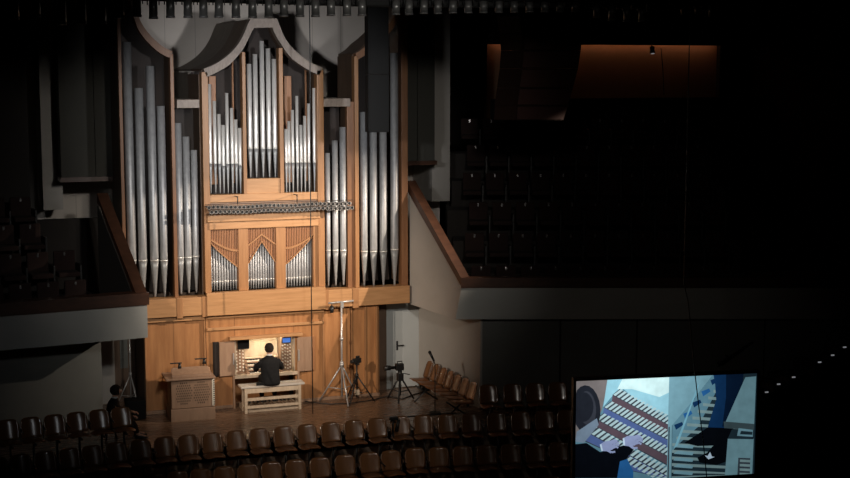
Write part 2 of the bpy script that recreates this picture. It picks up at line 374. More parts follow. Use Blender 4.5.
for k, (x0, x1) in enumerate(opens):
    W = x1 - x0; Hh = zo1 - zo0
    # edge of the lattice: height above opening bottom as function of u
    if k == 0: fn = lambda u: 0.80 - 0.42 * u ** 0.85 if u < 0.999 else 0.38
    elif k == 1: fn = lambda u: 0.78 - 0.70 * abs(u - .5)
    else: fn = lambda u: 0.40 + 0.44 * u ** 1.15
    bs = MB(); ns = 17
    for i in range(ns):
        u = (i + .5) / ns; xx = x0 + W * u
        bs.box(xx - W / ns * .32, xx + W / ns * .32, 0.02, 0.05, zo0 + Hh * fn(u), zo1)
    bs.build('lattice_screen', M['slat'], org)
    # curved oak bands
    def band(fa, th, n=16, ua=0, ub=1, y0=-0.01):
        b = MB(); rings = []
        for i in range(n + 1):
            u = ua + (ub - ua) * i / n; xx = x0 + W * u; z = zo0 + Hh * fa(u)
            rings.append([(xx, y0, z + th), (xx, 0.05, z + th), (xx, 0.05, z - th), (xx, y0, z - th)])
        b.loft(rings, smooth=False); return b.build('lattice_band', M['oak'], org)
    band(fn, .018)
    if k == 0: band(lambda u: 0.84 - .19 * math.sin(u * PI * .5), .022)
    if k == 2: band(lambda u: 0.65 + .19 * (1 - math.cos(u * PI * .5)), .022)
    if k == 1:
        band(lambda u: 0.72 + .34 * (u if u < .5 else 1 - u), .02)
board('rail', XC0 + .10, xo3, ZB1 + .08, zo0, -0.03, .2, 'oak_h')

def pipe_shape(r, zt, zm, seg=20):
    """body of a pipe above its mouth, front flattened into a pointed upper lip"""
    b = MB(); rings = []
    hs = [0, .5, 1.2, 2, 3, 4.2]
    zs = [zm + h * r for h in hs if zm + h * r < zt] + [zt]
    for z in zs:
        h = (z - zm) / r
        c = min(1.0, 0.72 + 0.28 * h / 4.2)
        ring = []
        for k in range(seg):
            a = 2 * PI * k / seg; x = r * math.sin(a); y = -r * math.cos(a)
            if y < -r * c: y = -r * c
            ring.append((x, y, z))
        rings.append(ring)
    b.loft(rings); return b
def pipe(x, y, z0, zm, zt, r, parent=org, tin='tin'):
    e = pipe_shape(r, zt - z0, zm - z0).build('facade_pipe', M[tin], parent); e.location = (x, y, z0)
    h = zm - z0
    b = MB(); seg = 20; rings = []
    for t in (0, .05, .4, .8, 1.0):
        rr = r * (.22 + .78 * t); c = 1 if t < .75 else (0.85 if t < .95 else 0.74)
        rings.append([(rr * math.sin(2*PI*k/seg), max(-rr * math.cos(2*PI*k/seg), -rr * c), h * t * 0.985) for k in range(seg)])
    b.loft(rings).build('pipe_foot', M['tin_foot'], e)
    b = MB(); b.loft([[((r * q) * math.sin(2*PI*k/seg), -(r * q) * math.cos(2*PI*k/seg), h + dz) for k in range(seg)] for q, dz in ((.9, -.012 - .1*r), (1.04, -.008 - .1*r), (1.04, .008), (.9, .012))])
    b.build('pipe_collar', M['tin_bright'], e)
    return e
def pipe_px(px0, ytop, pxb, ymouth, ybot, wpx, y=0.11, tin='tin'):
    a = at(pxb, ymouth, y=y); t = at(px0, ytop, y=y)
    r = wpx / 45.0 / 2
    zb = at(pxb, ybot, y=y).z
    pipe((a.x + t.x) / 2, y, zb, a.z, t.z, r, org, tin)
# left tower
for v in ((127.8, 42, 130.7, 260, 293, 8.4), (140.2, 88, 141.2, 260, 297, 8.2), (151.5, 66, 152.8, 260, 297, 8.2), (161.6, 106, 163.2, 260, 297, 7.6),
          (178.4, 123, 179.8, 257.5, 294, 6.9), (186.3, 136.6, 187.8, 257, 293, 6.7), (194.2, 150, 195.4, 256, 292.5, 6.3),
          (327.6, 153, 328.0, 250, 286, 4.8), (335.0, 140.5, 335.3, 250, 285.5, 5.8), (342.6, 127, 343.2, 250, 285, 6.4),
          (363.6, 112, 364.0, 251, 286, 7.2), (373.2, 128, 373.6, 251, 286, 7.4), (382.9, 122, 383.4, 251, 286, 7.4), (394.0, 53, 394.6, 249, 285.5, 8.2)):
    pipe_px(*v)
# centre tower
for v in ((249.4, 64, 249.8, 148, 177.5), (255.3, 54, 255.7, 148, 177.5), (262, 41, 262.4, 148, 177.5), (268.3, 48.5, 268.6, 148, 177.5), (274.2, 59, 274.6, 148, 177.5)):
    pipe_px(*v, 4.6, 0.08, 'tin_lit')
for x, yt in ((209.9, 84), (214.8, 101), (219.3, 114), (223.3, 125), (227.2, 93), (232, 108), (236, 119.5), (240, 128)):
    pipe_px(x - .4, yt, x + .3, 163 if yt < 120 else 165, 193.5, 3.4, 0.08, 'tin_lit')
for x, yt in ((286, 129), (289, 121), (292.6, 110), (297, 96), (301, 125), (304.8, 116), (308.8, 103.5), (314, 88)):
    pipe_px(x - .1, yt, x + .1, 162, 193.5, 3.1, 0.08, 'tin_lit')
# lower screens' pipes
for k, (x0, x1) in enumerate(opens):
    n = (10, 11, 10)[k]
    for i in range(n):
        u = (i + .5) / n
        r = (x1 - x0) / n * .40
        pipe(x0 + (x1 - x0) * u, .12, zo0, zo0 + .22 + .01 * (i % 2), zo1 - .1, r)
# horizontal reed pipes
reed = MB(); seg = 12
for ring in ((0, .006, .0), (.30, .030, .012)): pass
rings = [[(r * math.sin(2*PI*k/seg), -y, r * math.cos(2*PI*k/seg)) for k in range(seg)] for y, r in ((-.05, .008), (0.2, .020), (.40, .036), (.44, .0415), (.44, .0345), (.36, .026))]
rp = reed.loft(rings).build('reed_pipe', M['reed'], org)
hole = MB(); hole.loft([[(r * math.sin(2*PI*k/seg), -y, r * math.cos(2*PI*k/seg)) for k in range(seg)] for y, r in ((.37, .027), (.425, .033))])
hole.build('bell_mouth', M['black_hole'], rp)
first = True
zt_hi, zt_lo = FZ(262, 204.2), FZ(262, 208.6)
for row in range(2):
    n = 34
    for i in range(n):
        x = XC0 + .03 + (XC1 + .55 - XC0) * (i + .5 * row) / n
        c = rp if first else copy_tree(rp, org); first = False
        zz = (zt_hi if row == 0 else zt_lo) + .012 * math.sin(i * .55 + .5)
        c.location = (x, -0.02 - .03 * row, zz)
        c.scale = (1.0,) * 3
board('reed_support', XC0 - .02, XC1 + .62, zt_hi + .045, zt_hi + .06, -.26, -.24, 'case_inside')
board('reed_support', XC0 - .02, XC1 + .62, zt_lo - .06, zt_lo - .045, -.26, -.24, 'case_inside')
for px in (234.5, 293.5):
    x = FX(px, 200); MB().tube([(x, -.31, zt_hi + .04), (x, -.31, zt_hi + .22)], .012, 8).tube([(x, -.31, zt_hi + .2), (x, 0, zt_hi + .2)], .01, 8).build('reed_bracket', M['black'], org)
# ivory-bright small boots under the reeds
b = MB()
for i in range(40):
    x = XC0 + .1 + (XC1 - XC0 - .3) * i / 39
    b.tube([(x, -.12, zt0 + .02), (x, -.12, zt0 + .075)], .012, 8)
b.build('reed_boot', M['tin_bright'], org, kind='stuff')

# ------------------------------------------------------------------ organ console
con = empty('organ_console', (0, 0, 0), 0, 'built in organ console with stacked keyboards and stop knobs in a lit niche', 'organ console')
cx0, cx1, cz0, cz1 = -0.66, 0.70, 0.66, 1.535
MB().box(cx0, cx1, .50, .54, cz0, cz1).box(cx0, cx0 + .03, 0.0, .50, cz0, cz1).box(cx1 - .03, cx1, 0, .50, cz0, cz1).box(cx0 + .03, cx1 - .03, 0.0, .50, cz1 - .03, cz1).build('niche', M['oak_pale'], con)
MB().box(cx0 - .03, cx1 + .03, -.10, .0, cz0 + .0, cz0 + .07, .006).build('front_sill', M['oak_pale'], con)
MB().box(cx0 + .03, cx1 - .03, 0, .5, cz0, cz0 + .04).build('key_desk', M['oak_pale'], con)
# jambs carrying stop knobs
jl0, jl1, jr0, jr1 = cx0 + .03, -.40, .42, cx1 - .03
MB().box(jl0, jl1, .22, .5, cz0 + .04, cz1 - .03).build('stop_jamb', M['oak_dull'], con)
MB().box(jr0, jr1, .22, .5, cz0 + .04, cz1 - .03).build('stop_jamb', M['oak_dull'], con)
kb = MB(); kb.tube([(0, 0, 0), (0, -.05, 0)], .008, 10).tube([(0, -.045, 0), (0, -.065, 0)], [.016, .018], 10)
kp = kb.build('stop_knob', M['ivory'], con); first = True
for (xa, xb, nc, nr, za, zb) in ((jl0 + .04, jl1 - .04, 3, 7, cz0 + .12, 1.22), (jr0 + .04, jr1 - .04, 4, 8, cz0 + .10, 1.28)):
    for i in range(nc):
        for j in range(nr):
            c = kp if first else copy_tree(kp, con); first = False
            c.location = (xa + (xb - xa) * i / (nc - 1), .22, za + (zb - za) * j / (nr - 1) + (.02 if i % 2 else 0))
# manuals
for j in range(4):
    z = cz0 + .06 + j * .075; y = .02 + j * .09
    e = MB().box(jl1 + .01, jr0 - .01, y, .45, z - .03, z + .0).box(jl1 + .01, jl1 + .07, y - .01, .45, z, z + .035).box(jr0 - .07, jr0 - .01, y - .01, .45, z, z + .035).build('manual', M['oak_dull'], con)
    b = MB()
    n = 34; w = (jr0 - jl1 - .16) / n
    for i in range(n): b.box(jl1 + .08 + w * i + .001, jl1 + .08 + w * (i + 1) - .001, y, y + .14, z, z + .018)
    b.build('white_keys', M['ivory'], e)
    b = MB()
    for i in range(n):
        if i % 7 in (0, 1, 3, 4, 5): b.box(jl1 + .08 + w * (i + .7), jl1 + .08 + w * (i + 1.3), y + .05, y + .14, z + .018, z + .028)
    b.build('black_keys', M['black'], e)
b = MB(); b.prism([(jl1 + .02, .40, 1.02), (jr0 - .02, .40, 1.02), (jr0 - .02, .47, 1.36), (jl1 + .02, .47, 1.36)], (0, .015, 0))
b.box(jl1 + .02, jr0 - .02, .34, .41, 1.0, 1.02); b.build('music_desk', M['oak_pale'], con)
MB().box(-.25, .05, .385, .39, 1.04, 1.30).build('score_shelf', M['ivory'], con) if False else None
# folding shutters either side of the niche
def shutter(x0, x1, ang_y, z0, z1):
    b = MB().box(x0, x1, -.09, -.05, z0, z1, .005); o = b.build('shutter_door', M['oak_dull'], con)
    MB().box(x0 + .02 if x0 > 0 else x1 - .045, x0 + .045 if x0 > 0 else x1 - .02, -.11, -.09, z0 + .25, z0 + .5, .003).build('hinge', M['steel'], o)
shutter(-1.02, -.68, 0, .74, 1.50); shutter(.73, 1.07, 0, .72, 1.49)
MB().box(-1.17, -1.05, -.06, -.02, .76, 1.48).build('shutter_shadow_gap', M['black_hole'], con) if False else None
MB().box(-1.15, -1.025, -.05, 0, .74, 1.50).build('shutter_strip', M['case_inside'], con, label='dark board standing for a shaded gap')  # near-black board paints in the shaded gap beside the left shutter
MB().box(1.08, 1.14, -.05, 0, .72, 1.49).build('shutter_strip', M['slat'], con)
MB().box(-.73, -.69, -.10, -.04, 0.0, .74).build('stile', M['oak_dull'], con); MB().box(.73, .77, -.10, -.04, 0.0, .72).build('stile', M['oak_dull'], con)
# pedalboard
pb = empty('pedalboard', (0.02, -.15, 0), 0, 'wooden organ pedalboard under the bench', 'pedalboard')
MB().box(-.60, .60, .10, .16, 0, .10).box(-.60, .60, -.40, -.36, 0, .06).box(-.60, -.57, -.36, .10, 0, .10).box(.57, .60, -.36, .10, 0, .10).build('pedal_frame', M['oak_pale'], pb)
for i in range(30):
    x = -.54 + 1.08 * i / 29
    MB().box(x - .010, x + .010, -.38, .10, .08, .11, .003).build('pedal', M['oak_pale' if i % 7 in (0, 2, 4, 5) else 'oak_dull'], pb)
for i in range(12):
    x = -.48 + .96 * i / 11
    MB().box(x - .011, x + .011, -.05, .10, .111, .155, .003).build('sharp_pedal', M['black'], pb)

# screens in the niche
t = empty('small_monitor', (at(243.5, 343, y=.12).x, .12, 1.27), 0, 'black video monitor hung in the left of the console niche', 'monitor')
MB().box(-.13, .13, 0, .03, -.0, .21, .006).build('monitor_shell', M['black'], t)
MB().box(-.118, .118, -.003, 0, .015, .195).build('monitor_panel', M['black_matt'], t)
MB().box(-.02, .02, .01, .03, .21, .235).build('mount', M['black'], t)
t = empty('tablet', (at(286.5, 341, y=.10).x, .10, 1.345), 0, 'small tablet with glowing blue screen on the right of the console niche', 'tablet')
MB().box(-.11, .11, 0, .02, 0, .13, .006).build('tablet_shell', M['black'], t)
MB().box(-.09, .09, -.003, 0, .015, .115).build('tablet_screen', M['screen_blue'], t)
MB().box(-.015, .015, .02, .12, .03, .06).build('mount', M['black'], t)

# ------------------------------------------------------------------ bench
by = -.50
bn = empty('organ_bench', (.03, by, 0), 0, 'long wooden organ bench with pale top and two cross rails', 'bench')
BH = .60
MB().box(-.71, .71, -.17, .17, BH - .045, BH, .01).build('bench_top', M['bench_top'], bn)
for sx in (-.60, .60):
    for sy in (-.13, .13):
        MB().box(sx - .03, sx + .03, sy - .025, sy + .025, 0, BH - .045, .004).build('leg', M['oak_pale'], bn)
MB().box(-.57, .57, -.15, -.12, BH - .16, BH - .06, .004).build('apron', M['oak_pale'], bn)
MB().box(-.57, .57, .12, .15, BH - .16, BH - .06, .004).build('apron', M['oak_pale'], bn)
MB().box(-.57, .57, -.145, -.115, .27, .335, .004).build('cross_rail', M['oak_pale'], bn)
MB().box(-.57, .57, -.145, -.115, .10, .16, .004).build('cross_rail', M['oak_pale'], bn)

# ------------------------------------------------------------------ people
def skin_mesh(name, verts, edges, radii, m, parent, root=0, sub=2):
    me = bpy.data.meshes.new(name); me.from_pydata([Vector(v) for v in verts], edges, []); me.materials.append(m)
    o = bpy.data.objects.new(name, me); COL.objects.link(o)
    md = o.modifiers.new('skin', 'SKIN'); md.use_smooth_shade = True
    sv = me.skin_vertices[0].data
    for i, r in enumerate(radii):
        sv[i].radius = r if isinstance(r, tuple) else (r, r); sv[i].use_root = (i == root)
    ss = o.modifiers.new('sub', 'SUBSURF'); ss.levels = sub; ss.render_levels = sub
    dg = bpy.context.evaluated_depsgraph_get(); ev = o.evaluated_get(dg)
    nm = bpy.data.meshes.new_from_object(ev); o.modifiers.clear(); o.data = nm
    if not nm.materials: nm.materials.append(m)
    for p_ in nm.polygons: p_.use_smooth = True
    o.parent = parent; return o
class Sk:
    def __init__(s): s.v = []; s.e = []; s.r = []
    def add(s, p, r, to=None):
        s.v.append(Vector(p)); s.r.append(r)
        if to is not None: s.e.append((to, len(s.v) - 1))
        return len(s.v) - 1
    def chain(s, pts, start=None):
        i = start
        for p, r in pts: i = s.add(p, r, i)
        return i
def hand(s, wrist_i, w, d, side):
    """palm and five bent fingers; d forward direction, side = sideways to the thumb"""
    d = Vector(d).normalized(); side = Vector(side).normalized(); dn = Vector((0, 0, -1))
    palm = s.add(w + d * .05, (.034, .018), wrist_i)
    for k, L_ in zip((-1.5, -.5, .5, 1.5), (.062, .076, .080, .070)):
        base = w + d * .085 + side * (.020 * k)
        i = s.add(base, .011, palm)
        i = s.add(base + d * L_ * .45 - dn * .006, .0095, i)
        i = s.add(base + d * L_ * .75 + dn * .014, .0085, i)
        s.add(base + d * L_ * .88 + dn * .034, .0075, i)
    i = s.add(w + d * .035 + side * .042, .013, palm)
    i = s.add(w + d * .065 + side * .060, .0105, i)
    s.add(w + d * .09 + side * .062 + dn * .014, .009, i)

def seated_person(root, seatz, hands, feet, mats, lean=.08, head_tilt=0.0, lap=.42, twist=0):
    """person faces +y of root. hands: two world-local wrist points, feet: two ankle points"""
    hip = Vector((0, 0, seatz + .09)); chest = hip + Vector((0, lean, .40)); neck = hip + Vector((0, lean * 1.4, .52)); head = hip + Vector((0.0, lean * 1.9 + .02, .665))
    s = Sk()
    a = s.add(hip, .105); b = s.add(hip + Vector((0, lean * .5, .18)), .10, a); c = s.add(chest, .10, b)
    n = s.add(neck, .056, c); n2 = s.add(neck + Vector((0, .01, .07)), .052, n)
    h = s.add(head, (.076, .088), n2); s.add(head + Vector((0, 0, .075)), (.070, .082), h)
    J = {}
    for k, sx in enumerate((-1, 1)):
        sh = chest + Vector((sx * .175, 0, .035)); wr = Vector(hands[k]); mid = (sh + wr) / 2 + Vector((sx * .07, -.05, -.11))
        i = s.add(sh, .055, c); i = s.add(mid, .042, i); wi = s.add(wr, .026, i)
        hand(s, wi, wr, (0.0 - sx * .2, 1, -.15), (-sx, 0, 0))
        kn = hip + Vector((sx * .13, lap, 0.03)); ft = Vector(feet[k])
        i = s.add(hip + Vector((sx * .09, .04, -.01)), .085, a); i = s.add(kn, .06, i); i = s.add(ft, .040, i); s.add(ft + Vector((0, .15, -.04)), .035, i)
        J[sx] = (sh, mid, wr, kn, ft)
    body = skin_mesh('body', s.v, s.e, s.r, mats['skin'], root)
    # face
    fc = MB(); fz = head.z + .025
    fc.sphere((head.x, head.y + .095, fz - .015), .014, (1, 1.3, 1.8)); fc.build('nose', mats['skin'], root)
    for sx in (-1, 1):
        MB().sphere((head.x + sx * .032, head.y + .083, fz + .012), .011).build('eye', M['ivory'], root)
        MB().sphere((head.x + sx * .084, head.y, fz), .02, (.4, .8, 1.4)).build('ear', mats['skin'], root)
    MB().sphere((head.x, head.y + .086, fz - .055), .02, (1.1, .35, .3)).build('mouth', M['walnut'], root)
    # hair: a rounded cap, slightly tousled, low at the nape
    hb = MB(); q = bmesh.ops.create_uvsphere(hb.bm, u_segments=28, v_segments=20, radius=1)
    for v in q['verts']:
        p = v.co.copy(); k = 1 + .04 * math.sin(9 * p.x + 4 * p.z) * math.cos(7 * p.y)
        v.co = Vector((p.x * .102 * k, p.y * .112 * k - .018, p.z * .115 * k + .035))
        if p.y > .35 and p.z < .45: v.co.y = min(v.co.y, .055); 
        if p.z < -.55: v.co.z = max(v.co.z, -.055)
        v.co += head
    for f_ in hb.bm.faces: f_.smooth = True
    hb.build('hair', mats['hair'], root)
    # jacket: torso and sleeves
    b = MB(); rings = []; NS = 24
    for z, hw, hd in ((-.085, .20, .15), (-.03, .215, .155), (.06, .205, .14), (.18, .20, .13), (.30, .212, .13), (.39, .222, .125), (.44, .215, .115), (.475, .175, .10), (.505, .115, .082), (.53, .075, .070), (.545, .062, .062)):
        yc_ = lean * max(z, 0) / .4
        rings.append([(hw * math.copysign(abs(math.sin(t_)) ** .8, math.sin(t_)), yc_ + hd * math.copysign(abs(math.cos(t_)) ** .85, math.cos(t_)), hip.z + z) for t_ in [2*PI*k/NS for k in range(NS)]])
    b.loft(rings)
    for sx in (-1, 1):
        sh, mid, wr, kn, ft = J[sx]
        b.tube([sh + Vector((-sx * .06, 0, -.03)), sh + Vector((0, 0, -.03)), sh + Vector((sx * .035, .0, -.09)), sh * .5 + mid * .5 + Vector((sx * .02, 0, -.02)), mid, mid * .5 + wr * .5, wr * .97 + mid * .03], [.06, .078, .075, .066, .062, .052, .042], 14)
    b.build('jacket', mats['jacket'], root)
    s = Sk(); a = s.add(hip + Vector((0, .0, -.01)), (.165, .085))
    for sx in (-1, 1):
        sh, mid, wr, kn, ft = J[sx]
        i = s.add(hip + Vector((sx * .10, .10, -.005)), .094, a); i = s.add((hip + Vector((sx * .1, .1, 0)) + kn) / 2, .088, i); i = s.add(kn, .075, i); i = s.add((kn + ft) / 2, .062, i); s.add(ft + Vector((0, 0, .03)), .055, i)
    skin_mesh('trousers', s.v, s.e, s.r, mats['trousers'], root)
    for sx in (-1, 1):
        ft = J[sx][4]
        b = MB(); rings = []
        for y, w, z0, z1 in ((-.07, .028, -.07, .0), (-.03, .038, -.075, .03), (.05, .044, -.075, .015), (.13, .046, -.075, -.015), (.19, .03, -.07, -.035)):
            rings.append([(ft.x + w * math.cos(t_) , ft.y + y, ft.z + (z0 + z1) / 2 + (z1 - z0) / 2 * math.sin(t_)) for t_ in [2*PI*k/12 for k in range(12)]])
        b.loft(rings).build('shoe', M['black'], root)
    MB().loft([[(neck.x + r * math.cos(2*PI*k/16), neck.y + .01 + r * math.sin(2*PI*k/16), neck.z + z) for k in range(16)] for r, z in ((.064, .02), (.060, .055), (.054, .055), (.054, .02))]).build('shirt_collar', M['shirt'], root)
    return body
og = empty('person', (at(269.8, 360, y=by - .05).x, by - .08, 0), -.06, 'person in a black suit playing at the organ console, seen from behind', 'person')
seated_person(og, BH - .01, [(-.24, .50, .92), (.26, .50, .92)], [(-.12, .40, .19), (.17, .42, .19)], dict(skin=M['skin'], hair=M['hair'], jacket=M['suit'], trousers=M['suit']), lean=.05)
# jacket tail spread on the bench
MB().prism([(-.17, -.13, BH + .012), (-.33, -.12, BH + .012), (-.30, .02, BH + .012), (-.10, .06, BH + .012)], (0, 0, .05)).build('jacket_tail', M['suit'], og)

# ------------------------------------------------------------------ positive console in front (left)
ps = empty('console_cabinet', (-1.75, -.84, 0), -.03, 'small wooden cabinet with pierced lozenge panels and closed desk, left of the bench', 'cabinet')
MB().box(-.46, .44, 0, .62, .28, .90, .008).build('body_panel', M['oak_dull'], ps)
MB().box(-.48, .46, -.03, .64, 0, .27, .008).build('base_plinth', M['oak_dull'], ps)
for cx in (-.20, .17):
    b = MB()
    for i in range(8):
        for j in range(9):
            x = (i - 3.5) * .042 + (.021 if j % 2 else 0); z = .60 + (j - 4) * .055
            if (x / .17) ** 2 + ((z - .60) / .26) ** 2 < 1.05:
                b.prism([(cx + x - .016, -.004, z), (cx + x, -.004, z - .025), (cx + x + .016, -.004, z), (cx + x, -.004, z + .025)], (0, .006, 0))
    b.build('pierced_panel', M['case_side'], ps)
MB().box(.40, .455, -.015, .0, .30, .88, .003).build('key_strip', M['ivory'], ps)
b = MB()
for j in range(12): b.box(.425, .452, -.022, -.015, .32 + j * .046, .34 + j * .046)
b.build('strip_marks', M['black'], ps)
MB().box(-.58, .47, -.08, .66, .90, .94, .01).build('table_top', M['oak_dull'], ps)
MB().prism([(-.42, .05, .94), (.40, .05, .94), (.40, .28, 1.07), (.35, .30, 1.10), (-.37, .30, 1.10), (-.42, .28, 1.07)], (0, .03, 0)).box(-.44, .42, .0, .06, .94, .99, .006).build('music_desk', M['oak_dull'], ps)
for k, (x, z) in enumerate(((-.27, 1.18), (.26, 1.24))):
    l = empty('desk_lamp', (-1.70 + x, -.84 + .40, .94), 0, ('left' if k == 0 else 'right') + ' one of two small black desk lamps on the cabinet left of the bench', 'desk lamp')
    MB().box(-.05, .05, -.0, .08, 0, .015, .004).build('lamp_base', M['black'], l)
    MB().tube([(0, .04, .015), (0, .04, z - .94), (-.02, -.06, z - .92)], .007, 8).build('lamp_arm', M['black'], l)
    MB().box(-.20, .05, -.09, -.04, z - .935, z - .915, .004).tube([(0, -.06, z - .93), (.0, -.08, z - 1.04)], [.02, .045], 12).build('lamp_shade', M['black'], l)

# ------------------------------------------------------------------ door to the right of the organ
dy = 0.55
d0 = at(386, 390, y=dy).x; d1 = at(421, 390, y=dy).x
struct(MB().box(2.69, d0, 0.5, .7, 0, 2.1).build('wall_niche', M['case_side']))
dl0 = at(394.5, 390, y=dy).x
r = struct(empty('door_1', (0, 0, 0)))
MB().box(d0, dl0, dy, dy + .12, 0, 2.1, .005).build('door_frame', M['door_grey'], r)
MB().box(dl0, d1 + .05, dy + .04, dy + .10, 0.01, 2.1, .003).build('door_leaf', M['door_grey'], r)
x_l = at(403, 390, y=dy).x
MB().box(x_l, d1 + .02, dy + .02, dy + .04, 0.02, 1.80, .003).build('door_panel', M['door_leaf'], r)
hx = at(397.6, 350, y=dy).x
h = MB().tube([(hx, dy + .04, 1.02), (hx, dy - .03, 1.02), (hx + .14, dy - .03, 1.02)], .014, 8).box(hx - .02, hx + .02, dy + .028, dy + .04, .90, 1.12).build('door_handle', M['black'], r)

# right side wall and balcony
dR = Vector((math.cos(YAW), -math.sin(YAW), 0)); nR = Vector((math.sin(YAW), math.cos(YAW), 0))
A = Vector((3.84, .56, 0)); B = Vector((4.39, -1.9, 0))
tv = (B - A).normalized(); nv = Vector((-tv.y, tv.x, 0))
struct(MB().prism([A, B, B + Vector((.25, .05, 0)), A + Vector((.25, 0, 0))], (0, 0, 2.08)).build('wall_right_side', M['wall_light']))
w0 = B + Vector((0.02, .02, 0))
for k, (s0, s1) in enumerate(((0, 1.72), (1.76, 3.4), (3.44, 6.2), (6.24, 9.0))):
    a = w0 + dR * s0; b = w0 + dR * s1
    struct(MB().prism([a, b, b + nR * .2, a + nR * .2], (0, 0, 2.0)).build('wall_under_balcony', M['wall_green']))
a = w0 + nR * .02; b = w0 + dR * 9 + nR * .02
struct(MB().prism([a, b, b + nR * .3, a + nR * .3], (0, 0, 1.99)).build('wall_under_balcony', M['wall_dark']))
cR = Vector((3.95, -1.9, 0)); cRb = Vector((3.80, -1.9, 0))
eR = cR + dR * 9.5
# frontal parapet
def slab(pts_front, off, name, m, st=True, **kw):
    o = MB().prism(pts_front, off).build(name, M[m]); 
    if st: struct(o)
    return o
slab([cRb + Vector((0, 0, 2.02)), eR + Vector((0, 0, 2.02)), eR + Vector((0, 0, 2.72)), cR + Vector((0, 0, 2.72))], nR * .15, 'wall_balcony_parapet', 'parapet')
cp = [(-.03, 2.71), (-.03, 2.93), (.2, 2.93), (.2, 2.71)]
b = MB(); b.loft([[p + nR * n_ + Vector((0, 0, z)) for n_, z in cp] for p in (cR + Vector((-.02, 0, 0)), eR)], smooth=False); struct(b.build('trim_10', M['walnut']))
# slanted side parapet towards the organ
S0 = Vector((3.42, 0.0, 0))
slab([S0 + Vector((0, 0, 2.08)), S0 + Vector((0, 0, 4.55)), cR + Vector((0, 0, 2.75)), cRb + Vector((0, 0, 2.02))], (.2, .05, 0), 'wall_balcony_side', 'wall_light')
b = MB(); off = Vector((.22, .06, 0))
a0 = S0 + Vector((-.03, .1, 4.68)); a1 = cR + Vector((-.03, -.02, 2.75))
b.loft([[a0, a0 + off, a0 + off + Vector((0, 0, .22)), a0 + Vector((0, 0, .22))], [a1, a1 + off, a1 + off + Vector((0, .0, .18)), a1 + Vector((0, 0, .18))]], smooth=False); struct(b.build('trim_11', M['walnut']))
# balcony floor (soffit)
slab([S0 + Vector((.1, 0, 2.1)), cRb + Vector((.1, .1, 2.05)), eR + nR * .1 + Vector((0, 0, 2.05)), eR + nR * 6 + Vector((0, 0, 2.1)), (3.55, 4, 2.1)], (0, 0, .12), 'floor', 'wall_dark')
# seats on the right balcony
def theatre_seat():
    r = empty('theatre_seat', (0, 0, 0), 0, 'x', 'theatre seat', 'dark theatre seats on the right balcony')
    MB().box(-.22, .22, .02, .12, .38, .86, .03).build('backrest', M['plush'], r)
    MB().box(-.22, .22, -.42, .02, .36, .46, .03).build('seat', M['plush'], r)
    MB().box(.23, .27, -.35, .08, .0, .60, .008).build('armrest', M['black'], r)
    MB().box(-.02, .02, .012, .021, .76, .84, .002).build('number_plate', M['chrome'], r)
    return r
ts = theatre_seat(); first = True
ROWN = ['front', 'second', 'third', 'fourth', 'fifth', 'sixth']
for j in range(6):
    n = 11
    zf = 2.22 + .62 * j
    bs = cR + dR * (.15 - .12 * (j % 2)) + nR * (.75 + .95 * j)
    a = bs + dR * (-.3) - nR * .45; b_ = bs + dR * 6.4 - nR * .45
    if j: struct(MB().prism([a + Vector((0, 0, 2.25)), b_ + Vector((0, 0, 2.25)), b_ + nR * 1.0 + Vector((0, 0, 2.25)), a + nR * 1.0 + Vector((0, 0, 2.25))], (0, 0, zf - 2.25)).build('floor', M['wall_dark']))
    for i in range(n):
        p = bs + dR * (.3 + .55 * i)
        c = ts if first else copy_tree(ts); first = False
        pos = 'seat %s' % ('nearest the organ' if i == 0 else 'farthest from the organ' if i == n - 1 else 'along the row')
        place(c, (p.x, p.y, zf), -YAW, 'dark red seat with metal plate, %s from the organ in %s row, right balcony' % (ORD[i], ROWN[j]), 'right balcony seats, %s row' % ROWN[j])
# rear of the balcony with the warm light slot
yb = 8.2
q0 = at(487, 44, y=yb); q1 = at(717, 44, y=yb); zl0 = at(640, 98, y=yb).z
struct(MB().box(q0.x, q1.x, yb, yb + .2, zl0 - 1.2, q0.z + .2).build('wall_balcony_back', M['orange_wall']))
struct(MB().box(q0.x - 1, q1.x + 5, yb - .9, yb - .75, q0.z - .02, q0.z + 1.8).build('wall_bulkhead', M['wall_dark']))
struct(MB().box(q0.x - 1, q1.x + 5, yb - .75, yb + .2, q0.z + .25, q0.z + .4).build('ceiling', M['wall_dark']))
struct(MB().box(q0.x - .3, q1.x + 5, yb - 1.2, yb - 1.0, 3, at(640, 98, y=yb - 1.2).z).build('wall_balcony_rear_screen', M['wall_dark']))
struct(MB().box(q1.x, q1.x + 5, yb - .2, yb + .2, 3, q0.z + .3).build('wall_balcony_back', M['wall_dark']))
o = MB().box(q0.x, q1.x, yb - .25, yb - .18, q0.z + .10, q0.z + .14).build('cove_light', M['led']); tag(o, 'orange light strip in the slot above the right balcony rear wall', 'light strip')
t = empty('ceiling_spotlight', at(652, 44, y=yb - 1.0), 0, 'small lone spotlight hanging before the orange lit wall', 'spotlight')
MB().tube([(0, 0, 0), (0, 0, -.08)], .02, 8).build('stem', M['black'], t)
MB().tube([(0, 0, -.08), (0, -.05, -.28)], [.07, .08], 14).build('lamp_head', M['lens'], t)
MB().tube([(0, -.05, -.281), (0, -.052, -.29)], .06, 14).build('lens', M['white_glow'], t)
t = MB().tube([at(661, 48, y=yb - 1.0), at(663, 70, y=yb - 1.0), at(664, 95, y=yb - 1.0)], .012, 6).build('hanging_cable', M['black']); tag(t, 'thin black cable hanging before the orange lit wall', 'cable')
a = at(768, 36, y=2); b_ = at(768, 182, y=2)
t = MB().tube([a, b_], .025, 8).build('hanging_pole', M['case_side']); tag(t, 'thin dark vertical pole in the gloom at the far right', 'pole')

